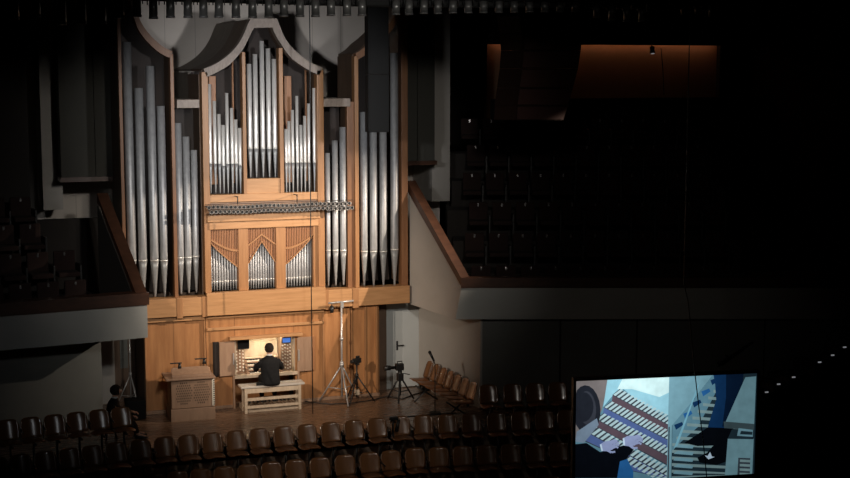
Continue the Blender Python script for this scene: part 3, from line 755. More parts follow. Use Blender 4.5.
# ------------------------------------------------------------------ left balcony
cL = Vector((-2.79, -1.6, 0)); dL = Vector((-math.cos(math.radians(7.5)), -math.sin(math.radians(7.5)), 0)); nL = Vector((-dL.y, dL.x, 0)) * -1
if nL.y < 0: nL = -nL
eL = cL + dL * 9.5
slab([cL + Vector((0, 0, 2.0)), eL + Vector((0, 0, 2.0)), eL + Vector((0, 0, 2.68)), cL + Vector((0, 0, 2.68))], nL * .15, 'wall_balcony_parapet', 'parapet')
b = MB(); b.loft([[p + nL * n_ + Vector((0, 0, z)) for n_, z in [(-.05, 2.68), (-.05, 2.93), (.3, 2.93), (.3, 2.68)]] for p in (cL + Vector((.03, 0, 0)), eL)], smooth=False); struct(b.build('trim_12', M['walnut']))
S1 = Vector((-3.30, 0.0, 0)); off = Vector((-.22, .05, 0))
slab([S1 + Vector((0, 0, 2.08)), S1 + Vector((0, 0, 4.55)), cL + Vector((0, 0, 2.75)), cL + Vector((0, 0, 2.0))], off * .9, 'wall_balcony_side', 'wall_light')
slab([S1 + off * .95 + Vector((0, 0, 2.2)), S1 + off * .95 + Vector((0, 0, 4.6)), cL + off * .95 + Vector((0, 0, 2.75)), cL + off * .95 + Vector((0, 0, 2.2))], off * .1, 'wall_balcony_side', 'wall_dark')  # dark sheet painting in the shade on the unlit inner face
b = MB(); a0 = S1 + Vector((.0, .1, 4.62)); a1 = cL + Vector((.0, -.02, 2.75))
b.loft([[a0, a0 + off, a0 + off + Vector((0, 0, .2)), a0 + Vector((0, 0, .2))], [a1, a1 + off, a1 + off + Vector((0, .0, .18)), a1 + Vector((0, 0, .18))]], smooth=False); struct(b.build('trim_13', M['walnut']))
slab([cL + Vector((-.05, .1, 2.05)), S1 + Vector((-.05, 0, 2.1)), (-3.4, 2.9, 2.1), eL + Vector((0, 5, 2.1)), eL + Vector((0, .1, 2.05))], (0, 0, .12), 'floor', 'wall_dark')
# rising seating block on the left balcony
for j in range(4):
    zf = 2.3 + .5 * j
    bs = cL + dL * .9 + nL * (.75 + .9 * j)
    a = bs - nL * .45 + dL * (.1 if j < 2 else .6); b_ = bs - nL * .45 + dL * 7.5
    if j: struct(MB().prism([a + Vector((0, 0, 2.25)), b_ + Vector((0, 0, 2.25)), b_ + nL * .9 + Vector((0, 0, 2.25)), a + nL * .9 + Vector((0, 0, 2.25))], (0, 0, zf - 2.25)).build('floor', M['wall_dark']))
    for i in range(7):
        p = bs + dL * (.35 + .55 * i + (.5 if j > 1 else 0))
        place(copy_tree(ts), (p.x, p.y, zf), math.radians(7.5), 'dark theatre seat, %s from the organ in %s row, left balcony' % (ORD[i], ROWN[j]), 'left balcony seats, %s row' % ROWN[j])
struct(MB().box(-4.9, -3.25, 1.85, 2.0, 2.2, 4.12).build('wall_balcony_back', M['wall_dark']))  # dark wall added to block the brightly lit wall behind it
# wall under the left balcony and recess beyond it
wl = Vector((-3.61, -.6, 0)); el = wl + dL * 9
slab([wl, el, el + Vector((0, 0, 2.0)), wl + Vector((0, 0, 2.0))], nL * .2, 'wall_under_balcony', 'wall_green')
struct(MB().box(-3.8, -3.1, 1.3, 1.5, 0, 2.1).build('wall_recess', M['wall_light']))
struct(MB().box(-3.1, -2.0, 1.5, 1.7, 0, 2.1).build('wall_recess', M['case_side']))
struct(MB().box(-2.95, -2.78, 1.47, 1.5, .75, 1.5).build('window_1', M['wall_green']))

# ------------------------------------------------------------------ plywood chairs on the tiers
def stage_chair():
    r = empty('plywood_chair', (0, 0, 0), 0, 'x', 'chair')
    # backrest shell: curved, rounded corners, faces -y
    def shell(w, h, bend, m, name, th=.014):
        b = MB(); nx, nz = 10, 8; G = []
        for side in (0, 1):
            g = []
            for j in range(nz + 1):
                v = j / nz
                wv = w * (1 - .22 * max(0, (v - .62) / .38) ** 2.4 - .10 * max(0, (.2 - v) / .2) ** 2)
                row = []
                for i in range(nx + 1):
                    u = -1 + 2 * i / nx
                    hz = h * (v - (.09 * abs(u) ** 4 if v > .5 else 0) * (v - .5) * 2)
                    row.append((u * wv / 2, -bend * u * u + side * th, hz))
                g.append([b.bm.verts.new(p) for p in row])
            G.append(g)
        for side in (0, 1):
            g = G[side]
            for j in range(nz):
                for i in range(nx): b.bm.faces.new((g[j][i], g[j][i+1], g[j+1][i+1], g[j+1][i])).smooth = True
        per = [(0, i) for i in range(nx)] + [(j, nx) for j in range(nz)] + [(nz, i) for i in range(nx, 0, -1)] + [(j, 0) for j in range(nz, 0, -1)]
        for k in range(len(per)):
            p, q = per[k], per[(k+1) % len(per)]
            b.bm.faces.new((G[0][p[0]][p[1]], G[0][q[0]][q[1]], G[1][q[0]][q[1]], G[1][p[0]][p[1]]))
        return b.build(name, m, r)
    bk = shell(.42, .40, .045, M['ply'], 'backrest'); bk.location = (0, .0, .44); bk.rotation_euler = (-.31, 0, 0)
    st = shell(.41, .42, .03, M['ply_seat'], 'seat'); st.location = (0, 0.0, .435); st.rotation_euler = (PI / 2 - .06, 0, 0)
    MB().box(-.02, .02, -.36, .04, .37, .40, .004).tube([(0, .03, .39), (0, .045, .47), (0, .085, .62)], .012, 8).build('bracket', M['black'], r)
    MB().tube([(0, -.16, 0.0), (0, -.16, .375)], .022, 10).box(-.13, .13, -.20, -.12, 0, .02, .004).build('leg', M['black'], r)
    MB().tube([(.223, -.24, .62), (.223, .02, .64)], .014, 8).tube([(.223, 0.0, .64), (.223, .0, .39), (.02, 0.0, .385)], .010, 8).build('armrest', M['black'], r)
    MB().box(.211, .236, -.262, -.24, .60, .64, .003).build('armrest_tip', M['chrome'], r)
    return r
ch = stage_chair(); first = True
SCRX = 99
def chair_row(name, pxs, tops, zfloor, yoff, labelf, group):
    """positions measured on the rows' own lines"""
    global first
    n = len(pxs)
    for i, px in enumerate(pxs):
        z = zfloor + .83
        # intersect the line of sight plan with the row line
        x = at(px, tops, z=z).x
        for _ in range(6): x = at(px, tops, y=yB(x) + yoff).x
        sl = (yB(x + .1) - yB(x - .1)) / .2
        c = ch if first else copy_tree(ch); first = False
        place(c, (x, yB(x) + yoff - .05, zfloor), math.atan(sl), labelf(i, n), group)
chair_row('A', [7.5, 30.5, 54, 76.4, 98.8, 121], 410, 0, .92, lambda i, n: 'plywood chair in the rear row below the left balcony, %s' % ('rightmost of the row' if i == n-1 else ORD[n-1-i] + ' from the right end'), 'chairs in the rear row below the left balcony')
chair_row('A2', [488, 512, 534.5, 557], 381, 0, .62, lambda i, n: 'plywood chair at the grey wall below the right balcony, %s from the left' % ORD[i], 'chairs at the wall below the right balcony')
pB = [-5, 19, 44, 68.5, 91.5, 115.5, 140, 164, 187.5, 211.5, 235.3, 258.8, 283, 306.3, 330.2, 353.5, 376.5, 399.6, 422.5, 446.7, 470.5, 496, 520, 543.5, 566]
pC = [105, 129, 153, 177, 200, 223.5, 247.3, 271, 295, 319.5, 344.5, 369.3, 390.5, 414.5, 438, 462, 485.8, 509.8, 534.5, 557.5]
pD = [402, 427, 452, 477, 502, 527, 552]
ORD += ['twenty-%s' % w for w in ('seventh', 'eighth')]
chair_row('B', pB, 425, -.45, 0, lambda i, n: 'plywood chair in the row just below the stage edge, %s from its left end' % ORD[i], 'chairs in the row just below the stage edge')
chair_row('C', pC, 455, -.90, -.86, lambda i, n: 'plywood chair two rows below the stage edge, %s from its right end' % ORD[n - 1 - i], 'chairs in the row two below the stage edge')
chair_row('D', pD, 480, -1.35, -1.72, lambda i, n: 'plywood chair in the lowest dark row, %s from its right end' % ORD[n - 1 - i], 'chairs in the lowest row')
# joined bank of seven chairs standing on the stage, facing left
bank = empty('chair_bank', (0, 0, 0), 0, 'row of seven joined plywood seats on the stage beside the white wall', 'joined seats')
p0 = at(447, 375, z=.55); 
g0 = at(440, 363, z=.82); g1 = at(482, 390, z=.82)
g0 = at(427.5, 361, z=.84); g1 = at(471, 382, z=.84)
ax = (g1 - g0); ax.z = 0; L7 = ax.length; axn = ax.normalized(); rz7 = math.atan2(axn.y, axn.x)
bank.location = (g0.x, g0.y, 0); bank.rotation_euler = (0, 0, rz7)
bkm = [c for c in ch.children if c.name.startswith('backrest')][0]; stm = [c for c in ch.children if c.name.startswith('seat')][0]
for i in range(7):
    for src, nm in ((bkm, 'backrest'), (stm, 'seat')):
        c = src.copy(); COL.objects.link(c); c.name = nm; c.parent = bank
        c.location = Vector((L7 * i / 6, 0, src.location.z)); c.scale = (L7 / 6 / .46,) * 1 + (1, 1)
MB().box(-.2, L7 + .2, -.19, -.13, .36, .41, .004).build('seat_beam', M['black'], bank)
for x in (.3, L7 - .35, L7 + .0 + .05):
    if x > L7: continue
    MB().tube([(x, .12, 0), (x, -.42, .37)], .018, 8).tube([(x, -.45, 0), (x, .05, .40)], .018, 8).build('leg', M['black'], bank)
b = MB()
for i in range(7): b.tube([(L7 * i / 6, -.1, .39), (L7 * i / 6, .04, .47), (L7 * i / 6, .085, .62)], .010, 8)
b.build('bracket', M['black'], bank)

# seated person in the gloom at left
px_ = at(110, 400, y=-1.75).x
st_ = empty('stool', (px_, -1.75, 0), 0, 'low dark stool under the person sitting in the gloom at left', 'stool')
MB().tube([(0, 0, .17), (0, 0, .20)], [.17, .17], 20).build('seat', M['black'], st_)
for k in range(4):
    a_ = PI / 4 + k * PI / 2
    MB().tube([(.11 * math.cos(a_), .11 * math.sin(a_), .17), (.15 * math.cos(a_), .15 * math.sin(a_), 0)], .013, 8).build('leg', M['black'], st_)
sp = empty('person', (px_, -1.75, 0), -PI / 2 - .2, 'person in dark clothes sitting low in the gloom beside the left edge of the organ', 'person')
seated_person(sp, .21, [(-.20, .40, .50), (.20, .40, .50)], [(-.12, .52, .085), (.13, .56, .085)], dict(skin=M['skin'], hair=M['hair'], jacket=M['suit'], trousers=M['suit']), lean=.06)

# ------------------------------------------------------------------ stands
def tripod_legs(root, h, spread, r, m, n=3, rot=0.3, foot=True):
    for k in range(n):
        a = rot + 2 * PI * k / n
        b = MB().tube([(0, 0, h), (spread * math.cos(a), spread * math.sin(a), .012)], r, 8)
        b.tube([(0, 0, h * .35), (spread * .62 * math.cos(a), spread * .62 * math.sin(a), h * .385)], r * .6, 6)
        b.build('leg', m, root)
def stand(base, h, label, cat, m, tri_h, spread, r=.016, name='light_stand', rot=.3):
    t = empty(name, base, 0, label, cat)
    MB().tube([(0, 0, .12), (0, 0, h)], r * .9, 10).tube([(0, 0, h * .38), (0, 0, h * .41)], r * 1.8, 10).tube([(0, 0, h * .62), (0, 0, h * .65)], r * 1.6, 10).build('pole', m, t)
    tripod_legs(t, tri_h, spread, r * .75, m, rot=rot)
    MB().tube([(0, 0, tri_h - .04), (0, 0, tri_h + .04)], r * 2, 10).build('collar', m, t)
    return t
sb = at(342, 402, z=0); sz = at(340, 302.5, y=sb.y).z
s1 = stand(sb, sz, 'tall silver tripod stand with crossbar, right of the organ bench', 'stand', M['steel'], .85, .52, .024, rot=2.6)
MB().tube([(-.30, 0, sz), (.28, 0, sz + .02)], .022, 8).box(-.02, .05, -.03, .03, sz - .12, sz + .03, .004).build('crossbar', M['steel'], s1)
t = empty('microphone', (sb.x - .22, sb.y, sz - .02), 0, 'black microphone clamped below the crossbar of the tall silver stand', 'microphone')
MB().tube([(0, 0, 0), (0, 0, -.06)], .012, 8).build('clamp', M['black'], t)
MB().tube([(0, 0, -.05), (-.01, -.02, -.20)], [.05, .04], 12).build('capsule', M['black'], t)
vb = at(357, 402.5, z=0); vz = at(355, 364, y=vb.y).z
s2 = stand(vb, vz, 'black tripod with a small video camera, between the tall silver stand and door', 'tripod', M['black'], .62, .40, .020, 'camera_tripod', rot=1.9)
MB().box(-.05, .05, -.05, .05, vz - .02, vz + .02, .004).build('tripod_head', M['black'], s2)
MB().box(-.05, .05, -.05, .05, .18, .30, .01).build('weight_bag', M['oak_pale'], s2, label='pale hanging bag')
t = empty('video_camera', (vb.x, vb.y, vz + .02), .5, 'small black video camera on the tripod beside the tall silver stand', 'camera')
MB().box(-.10, .10, -.05, .05, 0, .11, .01).build('camera_body', M['black'], t)
MB().tube([(-.10, 0, .055), (-.18, 0, .055)], [.035, .042], 12).build('lens', M['black'], t)
MB().box(-.02, .08, -.02, .02, .11, .16, .008).build('handle', M['black'], t)
cb = at(400, 400.5, z=0); cz = at(400, 371, y=cb.y).z
s3 = stand(cb, cz - .15, 'black camera tripod in front of the grey door', 'tripod', M['black'], cz - .10, .34, .026, 'camera_tripod', rot=.1)
MB().box(-.07, .07, -.07, .07, cz - .22, cz - .05, .02).tube([(0, 0, cz - .2), (0, 0, cz + .02)], .05, 12).build('tripod_head', M['black'], s3)
MB().tube([(.03, 0, cz - .05), (.24, .02, cz - .1)], .010, 8).build('pan_handle', M['black'], s3)
t = empty('video_camera', (cb.x - .02, cb.y, cz + .02), .0, 'black video camera with long lens pointing left, before the grey door', 'camera')
MB().box(-.08, .10, -.06, .06, 0, .15, .01).build('camera_body', M['black'], t)
MB().tube([(-.08, 0, .07), (-.20, 0, .07), (-.21, 0, .07), (-.36, 0, .07)], [.035, .035, .055, .06], 12).build('lens', M['black'], t)
MB().tube([(-.04, 0, .15), (-.04, 0, .2), (.07, 0, .2), (.07, 0, .15)], .012, 8).build('handle', M['black'], t)
# microphone on a thin stand before the chair bank
mb_ = at(435, 413, z=0); mz = at(435, 364, y=mb_.y).z
t = empty('microphone_stand', mb_, 0, 'thin black microphone stand before the joined seats', 'microphone stand')
MB().tube([(0, 0, .02), (0, 0, mz)], .011, 8).build('pole', M['black'], t)
MB().tube([(0, 0, 0), (0, 0, .025)], [.13, .12], 20).build('round_base', M['black'], t)
MB().tube([(0, 0, mz), (-.03, 0, mz + .06), (-.07, -.02, mz + .14)], .012, 8).build('clip', M['black'], t)
t = empty('microphone', (mb_.x - .06, mb_.y - .02, mz + .13), 0, 'slim black microphone on the thin stand before the joined seats', 'microphone')
MB().tube([(.03, 0, -.06), (-.06, 0, .12)], [.022, .03], 10).sphere((-.07, 0, .14), .036).build('microphone_body', M['black'], t)
# small dolly/cable reel under the bank
cr_ = at(425, 391, z=0)
t = empty('cable_reel', (cr_.x, cr_.y, 0), .3, 'black cable reel on the floor at the left end of the joined seats', 'cable reel')
MB().tube([(-.05, 0, .13), (.05, 0, .13)], .08, 16).build('drum', M['black'], t)
for x in (-.06, .06): MB().tube([(x - .008, 0, .13), (x + .008, 0, .13)], .13, 20).build('flange', M['black'], t)
MB().tube([(-.09, .0, .0), (-.09, 0, .13), (.09, 0, .13), (.09, 0, 0)], .012, 8).build('frame', M['steel'], t)
# cables on the floor
pts = [at(x, y, z=.012) for x, y in ((290, 399), (310, 402), (330, 404), (352, 403), (372, 400), (388, 396), (402, 399), (415, 394), (424, 392))]
t = MB().tube(pts, .012, 6).build('floor_cable', M['black']); tag(t, 'black cable lying across the stage from bench to cable reel', 'cable')
# light stand at far left and box
lb = at(131, 405, z=0)
lz = 2.0
s4 = stand((at(131, 400, y=.75).x, .75, 0), 1.95, 'steel light stand in the gloom left of the organ', 'stand', M['steel'], .75, .33, .016, rot=.9)
t = empty('loudspeaker', (at(135, 404, y=-.2).x, -.2, 0), 0, 'squat black loudspeaker at the foot of the stand left of the organ', 'loudspeaker')
MB().box(-.2, .2, -.18, .18, .0, .42, .02).build('loudspeaker_box', M['black_matt'], t)
MB().box(-.17, .17, -.19, -.18, .03, .39, .004).build('grille', M['black_matt'], t)
# low black bars near the stage edge
for k, (xa, ya, xb, yb_) in enumerate(((137, 436.5, 184, 433), (229, 428.5, 273, 425.5), (320, 420.8, 367, 417.5))):
    a = at(xa, ya, z=.03); b_ = at(xb, yb_, z=.03)
    a.y = b_.y = -2.93
    o = MB().box(a.x, b_.x, -2.96, -2.90, 0, .05, .008).build('floor_bar', M['black_matt'])
    tag(o, 'low black bar on the stage edge %s' % ('in front of the pierced cabinet', 'in front of the organ bench', 'in front of the tall silver stand')[k], 'floor bar')
# boom lying along chairs + little tripod among them
a = at(404, 417, y=-3.05); b_ = at(456, 413.5, y=-3.1)
t = empty('boom_stand', (a.x, a.y, 0), 0, 'low black stand with a long horizontal boom behind the front chairs', 'boom stand')
rel = b_ - a
zz = a.z
MB().tube([(0, 0, zz), (rel.x, rel.y, zz + .0)], .016, 8).build('boom', M['black'], t)
MB().tube([(0, 0, 0), (0, 0, zz + .02)], .016, 8).build('pole', M['black'], t)
MB().tube([(0, 0, 0), (0, 0, .03)], [.12, .1], 16).build('round_base', M['black'], t)
yy = -3.55
hb_ = at(393, 420, y=yy)
t = empty('camera_tripod', (hb_.x, yy, -.45), 0, 'small black tripod with tilted head standing among the front row chairs', 'tripod')
zz = hb_.z + .45
tripod_legs(t, zz - .2, .12, .011, M['black'], rot=.4)
MB().tube([(0, 0, zz - .3), (0, 0, zz)], .016, 8).build('pole', M['black'], t)
MB().box(-.07, .10, -.04, .04, zz, zz + .07, .01).tube([(.12, 0, zz), (.06, -.03, zz - .24)], .035, 8).build('tripod_head', M['black'], t)

# ------------------------------------------------------------------ hanging things
t = empty('column_loudspeaker', at(377, 132, y=-3), 0, 'long black column loudspeaker hanging before the right organ tower', 'loudspeaker')
w = (at(387.5, 132, y=-3) - at(367, 132, y=-3)).x / 2
MB().box(-w, w, -.12, .12, 0, 1.15, .01).box(-w, w, -.12, .12, 1.16, 3.6, .01).build('column_body', M['black_matt'], t)
MB().box(-w + .03, w - .03, -.13, -.12, .03, 1.12, .004).box(-w + .03, w - .03, -.13, -.12, 1.2, 3.5, .004).build('grille', M['black_matt'], t)
MB().tube([(0, 0, 3.6), (0, 0, 11.2 - t.location.z)], .01, 6).build('hanging_wire', M['black'], t)
a = at(309, 40, y=-1.2); b_ = at(312, 330, y=-1.2)
t = MB().tube([(a.x, -1.2, 11.2), (a.x + .02, -1.2, a.z), (b_.x - .01, -1.2, 3.5), (b_.x, -1.2, .02)], .011, 6).build('hanging_cable', M['black']); tag(t, 'thin black cable hanging before the right side of the organ centre', 'cable')
# lighting pipe with spotlights
ly = -9.0
sc_ = (at(300, 10, y=ly) - at(299, 10, y=ly)).x
zl_ = at(300, 3, y=ly).z + .12
pl = MB().tube([(-9, ly, zl_), (9, ly, zl_)], .04, 8).box(-9, 9, ly + .1, ly + .5, zl_ - .10, zl_ + .7).tube([(-9, ly + .15, zl_ - .10), (-4, ly + .15, zl_ - .07), (0, ly + .15, zl_ - .11), (4, ly + .15, zl_ - .06), (9, ly + .15, zl_ - .1)], .05, 8).build('lighting_bridge', M['black_matt']); tag(pl, 'long black lighting bridge across the top of the hall', 'lighting bridge')
lm = empty('stage_spotlight', (0, 0, 0), 0, 'x', 'spotlight')
MB().tube([(0, 0, -.08), (0, 0, -.42)], [.060, .064], 14).build('can', M['lamp_can'], lm)
MB().tube([(0, 0, -.42), (0, 0, -.46)], [.068, .068], 14).build('rim', M['lens'], lm)
MB().tube([(0, 0, .0), (0, .0, -.10)], .018, 6).tube([(-.085, 0, -.22), (-.085, 0, -.06), (.085, 0, -.06), (.085, 0, -.22)], .010, 6).build('yoke', M['black'], lm)
lampx = [(15, 20), (36, 17), (62, 25), (82, 24), (102, 24), (120, 18), (137, 17), (153.5, 19), (170.6, 18), (188, 18), (203.5, 18), (219, 18), (236, 18), (252.5, 18), (268.7, 18), (284, 17), (300, 17), (315.5, 17), (331, 16), (347, 16), (362, 16), (396, 15), (409, 15), (424, 14), (438, 14)] + [(453 + 15.3 * i, 13.5 - .2 * i) for i in range(9)] + [(597, 18), (612, 21), (627, 22), (642, 22), (684, 15), (698, 14), (712, 17)]
for i, (px, pyb) in enumerate(lampx):
    c = lm if i == 0 else copy_tree(lm)
    q = at(px, pyb, y=ly)
    n = len(lampx)
    lab = 'grey spotlight on the lighting bridge above the hall, %s from the left end' % (ORD[i] if i < len(ORD) else 'number ' + str(i + 1))
    if i >= len(ORD): lab = 'grey spotlight on the lighting bridge above the hall, %s from the right end' % ORD[n - 1 - i]
    c.name = 'stage_spotlight'
    place(c, (q.x, ly - .0, zl_), random.uniform(-.3, .3), lab, 'spotlights along the lighting bridge')
    dz = (zl_ - q.z) / .46
    c.scale = (1, 1, dz)
# curved loudspeaker cluster at upper right
yc = -4.0
la = empty('line_array', at(535, 120, y=yc), 0, 'curved cluster of dark red loudspeaker boxes hanging before the right balcony', 'loudspeaker cluster')
base = at(535, 120, y=yc)
cells = [(16, 502, 578), (33, 504, 577.5), (50.5, 505, 575.5), (68.6, 503.5, 572.5), (88, 501, 567.5), (105.5, 499, 563), (120, 499, 559)]
ca, sa = math.cos(YAW * .6), math.sin(YAW * .6)
for (y0_, a0, a1), (y1_, b0, b1) in zip(cells, cells[1:]):
    tl, tr, bl, br = (at(a0, y0_, y=yc) - base), (at(a1, y0_, y=yc) - base), (at(b0, y1_, y=yc) - base), (at(b1, y1_, y=yc) - base)
    g = .002
    yo = lambda z: -.25 + .18 * (z / 2.0 - .5) ** 2
    b = MB(); wl_ = .28
    top = [(tl.x + wl_, yo(tl.z), tl.z - g), (tr.x, yo(tl.z), tr.z - g), (tr.x - .1, yo(tl.z) + .5, tr.z - g), (tl.x + .0, yo(tl.z) + .45, tl.z - g)]
    bot = [(bl.x + wl_, yo(bl.z), bl.z + g), (br.x, yo(bl.z), br.z + g), (br.x - .1, yo(bl.z) + .5, br.z + g), (bl.x + .0, yo(bl.z) + .45, bl.z + g)]
    bx = b.loft([bot, top], smooth=False).build('loudspeaker_box', M['array_side'], la)
    MB().loft([[(bot[0][0] + .02, bot[0][1] - .02, bot[0][2] + .02), (bot[1][0] - .02, bot[1][1] - .02, bot[1][2] + .02), (bot[1][0] - .02, bot[1][1], bot[1][2] + .02), (bot[0][0] + .02, bot[0][1], bot[0][2] + .02)],
               [(top[0][0] + .02, top[0][1] - .02, top[0][2] - .02), (top[1][0] - .02, top[1][1] - .02, top[1][2] - .02), (top[1][0] - .02, top[1][1], top[1][2] - .02), (top[0][0] + .02, top[0][1], top[0][2] - .02)]], smooth=False).build('grille', M['array'], bx)
ztop_ = (at(535, 16, y=yc) - base).z
MB().tube([(-.4, 0, ztop_ - .1), (-.4, 0, 11.2 - base.z)], .015, 6).tube([(.4, 0, ztop_ - .1), (.4, 0, 11.2 - base.z)], .015, 6).build('hanging_wire', M['black'], la)

# ------------------------------------------------------------------ video screen
ys = -10.0
TL = at(576, 381, y=ys); TR = at(757, 373, z=TL.z); BL = at(576, 484, y=ys)
U = TR - TL; Wd = U.length; Un = U.normalized(); Hs = TL.z - BL.z
rs = math.atan2(Un.y, Un.x)
floor_z = -2.1
scr = empty('video_screen', (TL.x, TL.y, floor_z), rs, 'large video screen showing organ keyboards, hands and pedals', 'screen')
z1 = TL.z - floor_z; z0 = z1 - Hs; fr = .045
MB().box(-fr, Wd + fr, .01, .10, z0 - fr, z1 + fr, .006).build('screen_back', M['black'], scr)
MB().box(-fr, 0, -.02, .02, z0 - fr, z1 + fr).box(Wd, Wd + fr, -.02, .02, z0 - fr, z1 + fr).box(0, Wd, -.02, .02, z1, z1 + fr).box(0, Wd, -.02, .02, z0 - fr, z0).build('bezel', M['black'], scr)
for x in (.5, Wd - .5):
    MB().box(x - .05, x + .05, .02, .08, 0, z0).box(x - .06, x + .06, -.4, .5, 0, .06).build('stand_leg', M['black'], scr)
PAL = {}
PM = []
def pc_(name, rgb, s=1.0):
    m = bpy.data.materials.new('screen_' + name); m.use_nodes = True; nt = m.node_tree; nt.nodes.clear()
    e = nt.nodes.new('ShaderNodeEmission'); o = nt.nodes.new('ShaderNodeOutputMaterial'); nt.links.new(e.outputs[0], o.inputs[0])
    lin = [((c / 255 + .055) / 1.055) ** 2.4 if c > 10 else c / 255 / 12.92 for c in rgb]
    # slight mottling as in a video picture
    tc = nt.nodes.new('ShaderNodeTexCoord'); no = nt.nodes.new('ShaderNodeTexNoise'); no.inputs['Scale'].default_value = 7
    mr = nt.nodes.new('ShaderNodeMapRange'); mr.inputs['To Min'].default_value = .75 * s; mr.inputs['To Max'].default_value = 1.15 * s
    nt.links.new(tc.outputs['Object'], no.inputs['Vector']); nt.links.new(no.outputs['Fac'], mr.inputs['Value'])
    ds = nt.nodes.new('ShaderNodeVectorMath'); ds.operation = 'DISTANCE'; ds.inputs[1].default_value = (1.0, 0, z1 + .05); nt.links.new(tc.outputs['Object'], ds.inputs[0])
    m2 = nt.nodes.new('ShaderNodeMapRange'); m2.inputs['From Min'].default_value = .1; m2.inputs['From Max'].default_value = 1.9; m2.inputs['To Min'].default_value = 1.25; m2.inputs['To Max'].default_value = .50
    nt.links.new(ds.outputs['Value'], m2.inputs['Value']); mm = nt.nodes.new('ShaderNodeMath'); mm.operation = 'MULTIPLY'
    nt.links.new(mr.outputs[0], mm.inputs[0]); nt.links.new(m2.outputs[0], mm.inputs[1]); nt.links.new(mm.outputs[0], e.inputs['Strength'])
    e.inputs['Color'].default_value = (*lin, 1)
    PM.append(m); PAL[name] = len(PM) - 1
SCREEN_GAIN = 1.0
for nm, rgb in dict(bg=(105, 165, 185), glow=(205, 238, 240), pale=(150, 205, 222), pale2=(122, 180, 200), skinw=(122, 116, 116), hair=(34, 38, 47), hair2=(56, 60, 70), collar=(120, 140, 160), black=(9, 13, 20),
                    rail=(92, 78, 88), rail2=(82, 104, 156), ivory=(176, 206, 212), keydark=(58, 66, 76), hand=(150, 164, 204), handdark=(88, 92, 130), wood=(96, 140, 158), wood2=(120, 165, 180), navy=(18, 52, 92), navy2=(10, 28, 52),
                    shoe=(8, 12, 18), pedal=(128, 158, 162), gap=(34, 52, 62), bench=(118, 160, 172), bench2=(66, 84, 90), blue=(40, 100, 160), dkgrey=(58, 70, 80), white=(200, 225, 245), cyan=(80, 150, 175)).items(): pc_(nm, rgb, SCREEN_GAIN)
pic = MB(); layer = [0]
def sp_(px, py):          # picture coordinates -> screen plane (u from left, v from top)
    u = (px - 576) / 181.0; top = 381 - 8 * u; hgt = 103 - 2.5 * u
    v = (py - top) / hgt
    return min(max(u, 0), 1), min(max(v, 0), 1)
def Q(pts, c):            # pts in pixels of the picture crop (scale 4.048, origin 560,360)
    layer[0] += 1
    out = []
    for x, y in pts:
        u, v = sp_(560 + x / 4.048, 360 + y / 4.048)
        out.append((u * Wd, .009 - layer[0] * .00003, z1 - v * Hs))
    pic.poly(out, PAL[c])
def ell(cx, cy, rx, ry, c, n=20, rot=0):
    Q([(cx + rx * math.cos(2*PI*k/n) * math.cos(rot) - ry * math.sin(2*PI*k/n) * math.sin(rot), cy + rx * math.cos(2*PI*k/n) * math.sin(rot) + ry * math.sin(2*PI*k/n) * math.cos(rot)) for k in range(n)], c)
def stroke(x0, y0, x1, y1, w, c):
    d = math.hypot(x1 - x0, y1 - y0); nx, ny = -(y1 - y0) / d * w / 2, (x1 - x0) / d * w / 2
    Q([(x0 + nx, y0 + ny), (x1 + nx, y1 + ny), (x1 - nx, y1 - ny), (x0 - nx, y0 - ny)], c)
Q([(60, 75), (445, 66), (445, 500), (60, 500)], 'wood')
Q([(60, 80), (195, 76), (170, 200), (130, 300), (60, 330)], 'skinw')
Q([(190, 76), (442, 66), (442, 225), (330, 180), (255, 118), (215, 140), (175, 190)], 'pale')
Q([(250, 75), (442, 68), (442, 130), (400, 150), (290, 118), (230, 118)], 'glow')
Q([(60, 320), (115, 300), (165, 345), (300, 478), (60, 478)], 'wood')
# five keyboards: each a front rail, then key tops running down to the right
def manual_img(x0, y0, x1, y1, n, rail, kl=30, rh=26, dirx=.80, diry=-.60):
    dx, dy_ = x1 - x0, y1 - y0
    Q([(x0, y0), (x1, y1), (x1, y1 + rh + 14), (x0 - 4, y0 + rh + 6)], rail)
    Q([(x0 - 2, y0 + 2), (x1, y1 + 3), (x1, y1 - kl * .55), (x0 + kl * dirx * .9, y0 + kl * diry)], 'keydark')
    for i in range(n):
        t0 = (i + .12) / n; t1 = (i + .72) / n
        pa = (x0 + dx * t0, y0 + dy_ * t0); pb_ = (x0 + dx * t1, y0 + dy_ * t1)
        k2 = kl * (1.0 if i % 7 not in (2, 6) else 1.0)
        ox, oy = kl * dirx, kl * diry
        Q([pa, pb_, (pb_[0] + ox, pb_[1] + oy), (pa[0] + ox, pa[1] + oy)], 'ivory')
    stroke(x0 - 4, y0 + rh + 6, x1, y1 + rh + 14, 4, 'keydark')
manual_img(212, 140, 440, 262, 15, 'rail', 38, 26)
manual_img(178, 190, 440, 322, 17, 'rail2', 38, 24)
manual_img(148, 238, 440, 388, 18, 'rail', 38, 24)
manual_img(110, 288, 440, 470, 19, 'rail2', 38, 34)
manual_img(240, 400, 440, 510, 11, 'rail2', 34, 30)
Q([(438, 66), (452, 66), (456, 500), (436, 500)], 'wood2')
stroke(442, 270, 442, 478, 5, 'keydark')
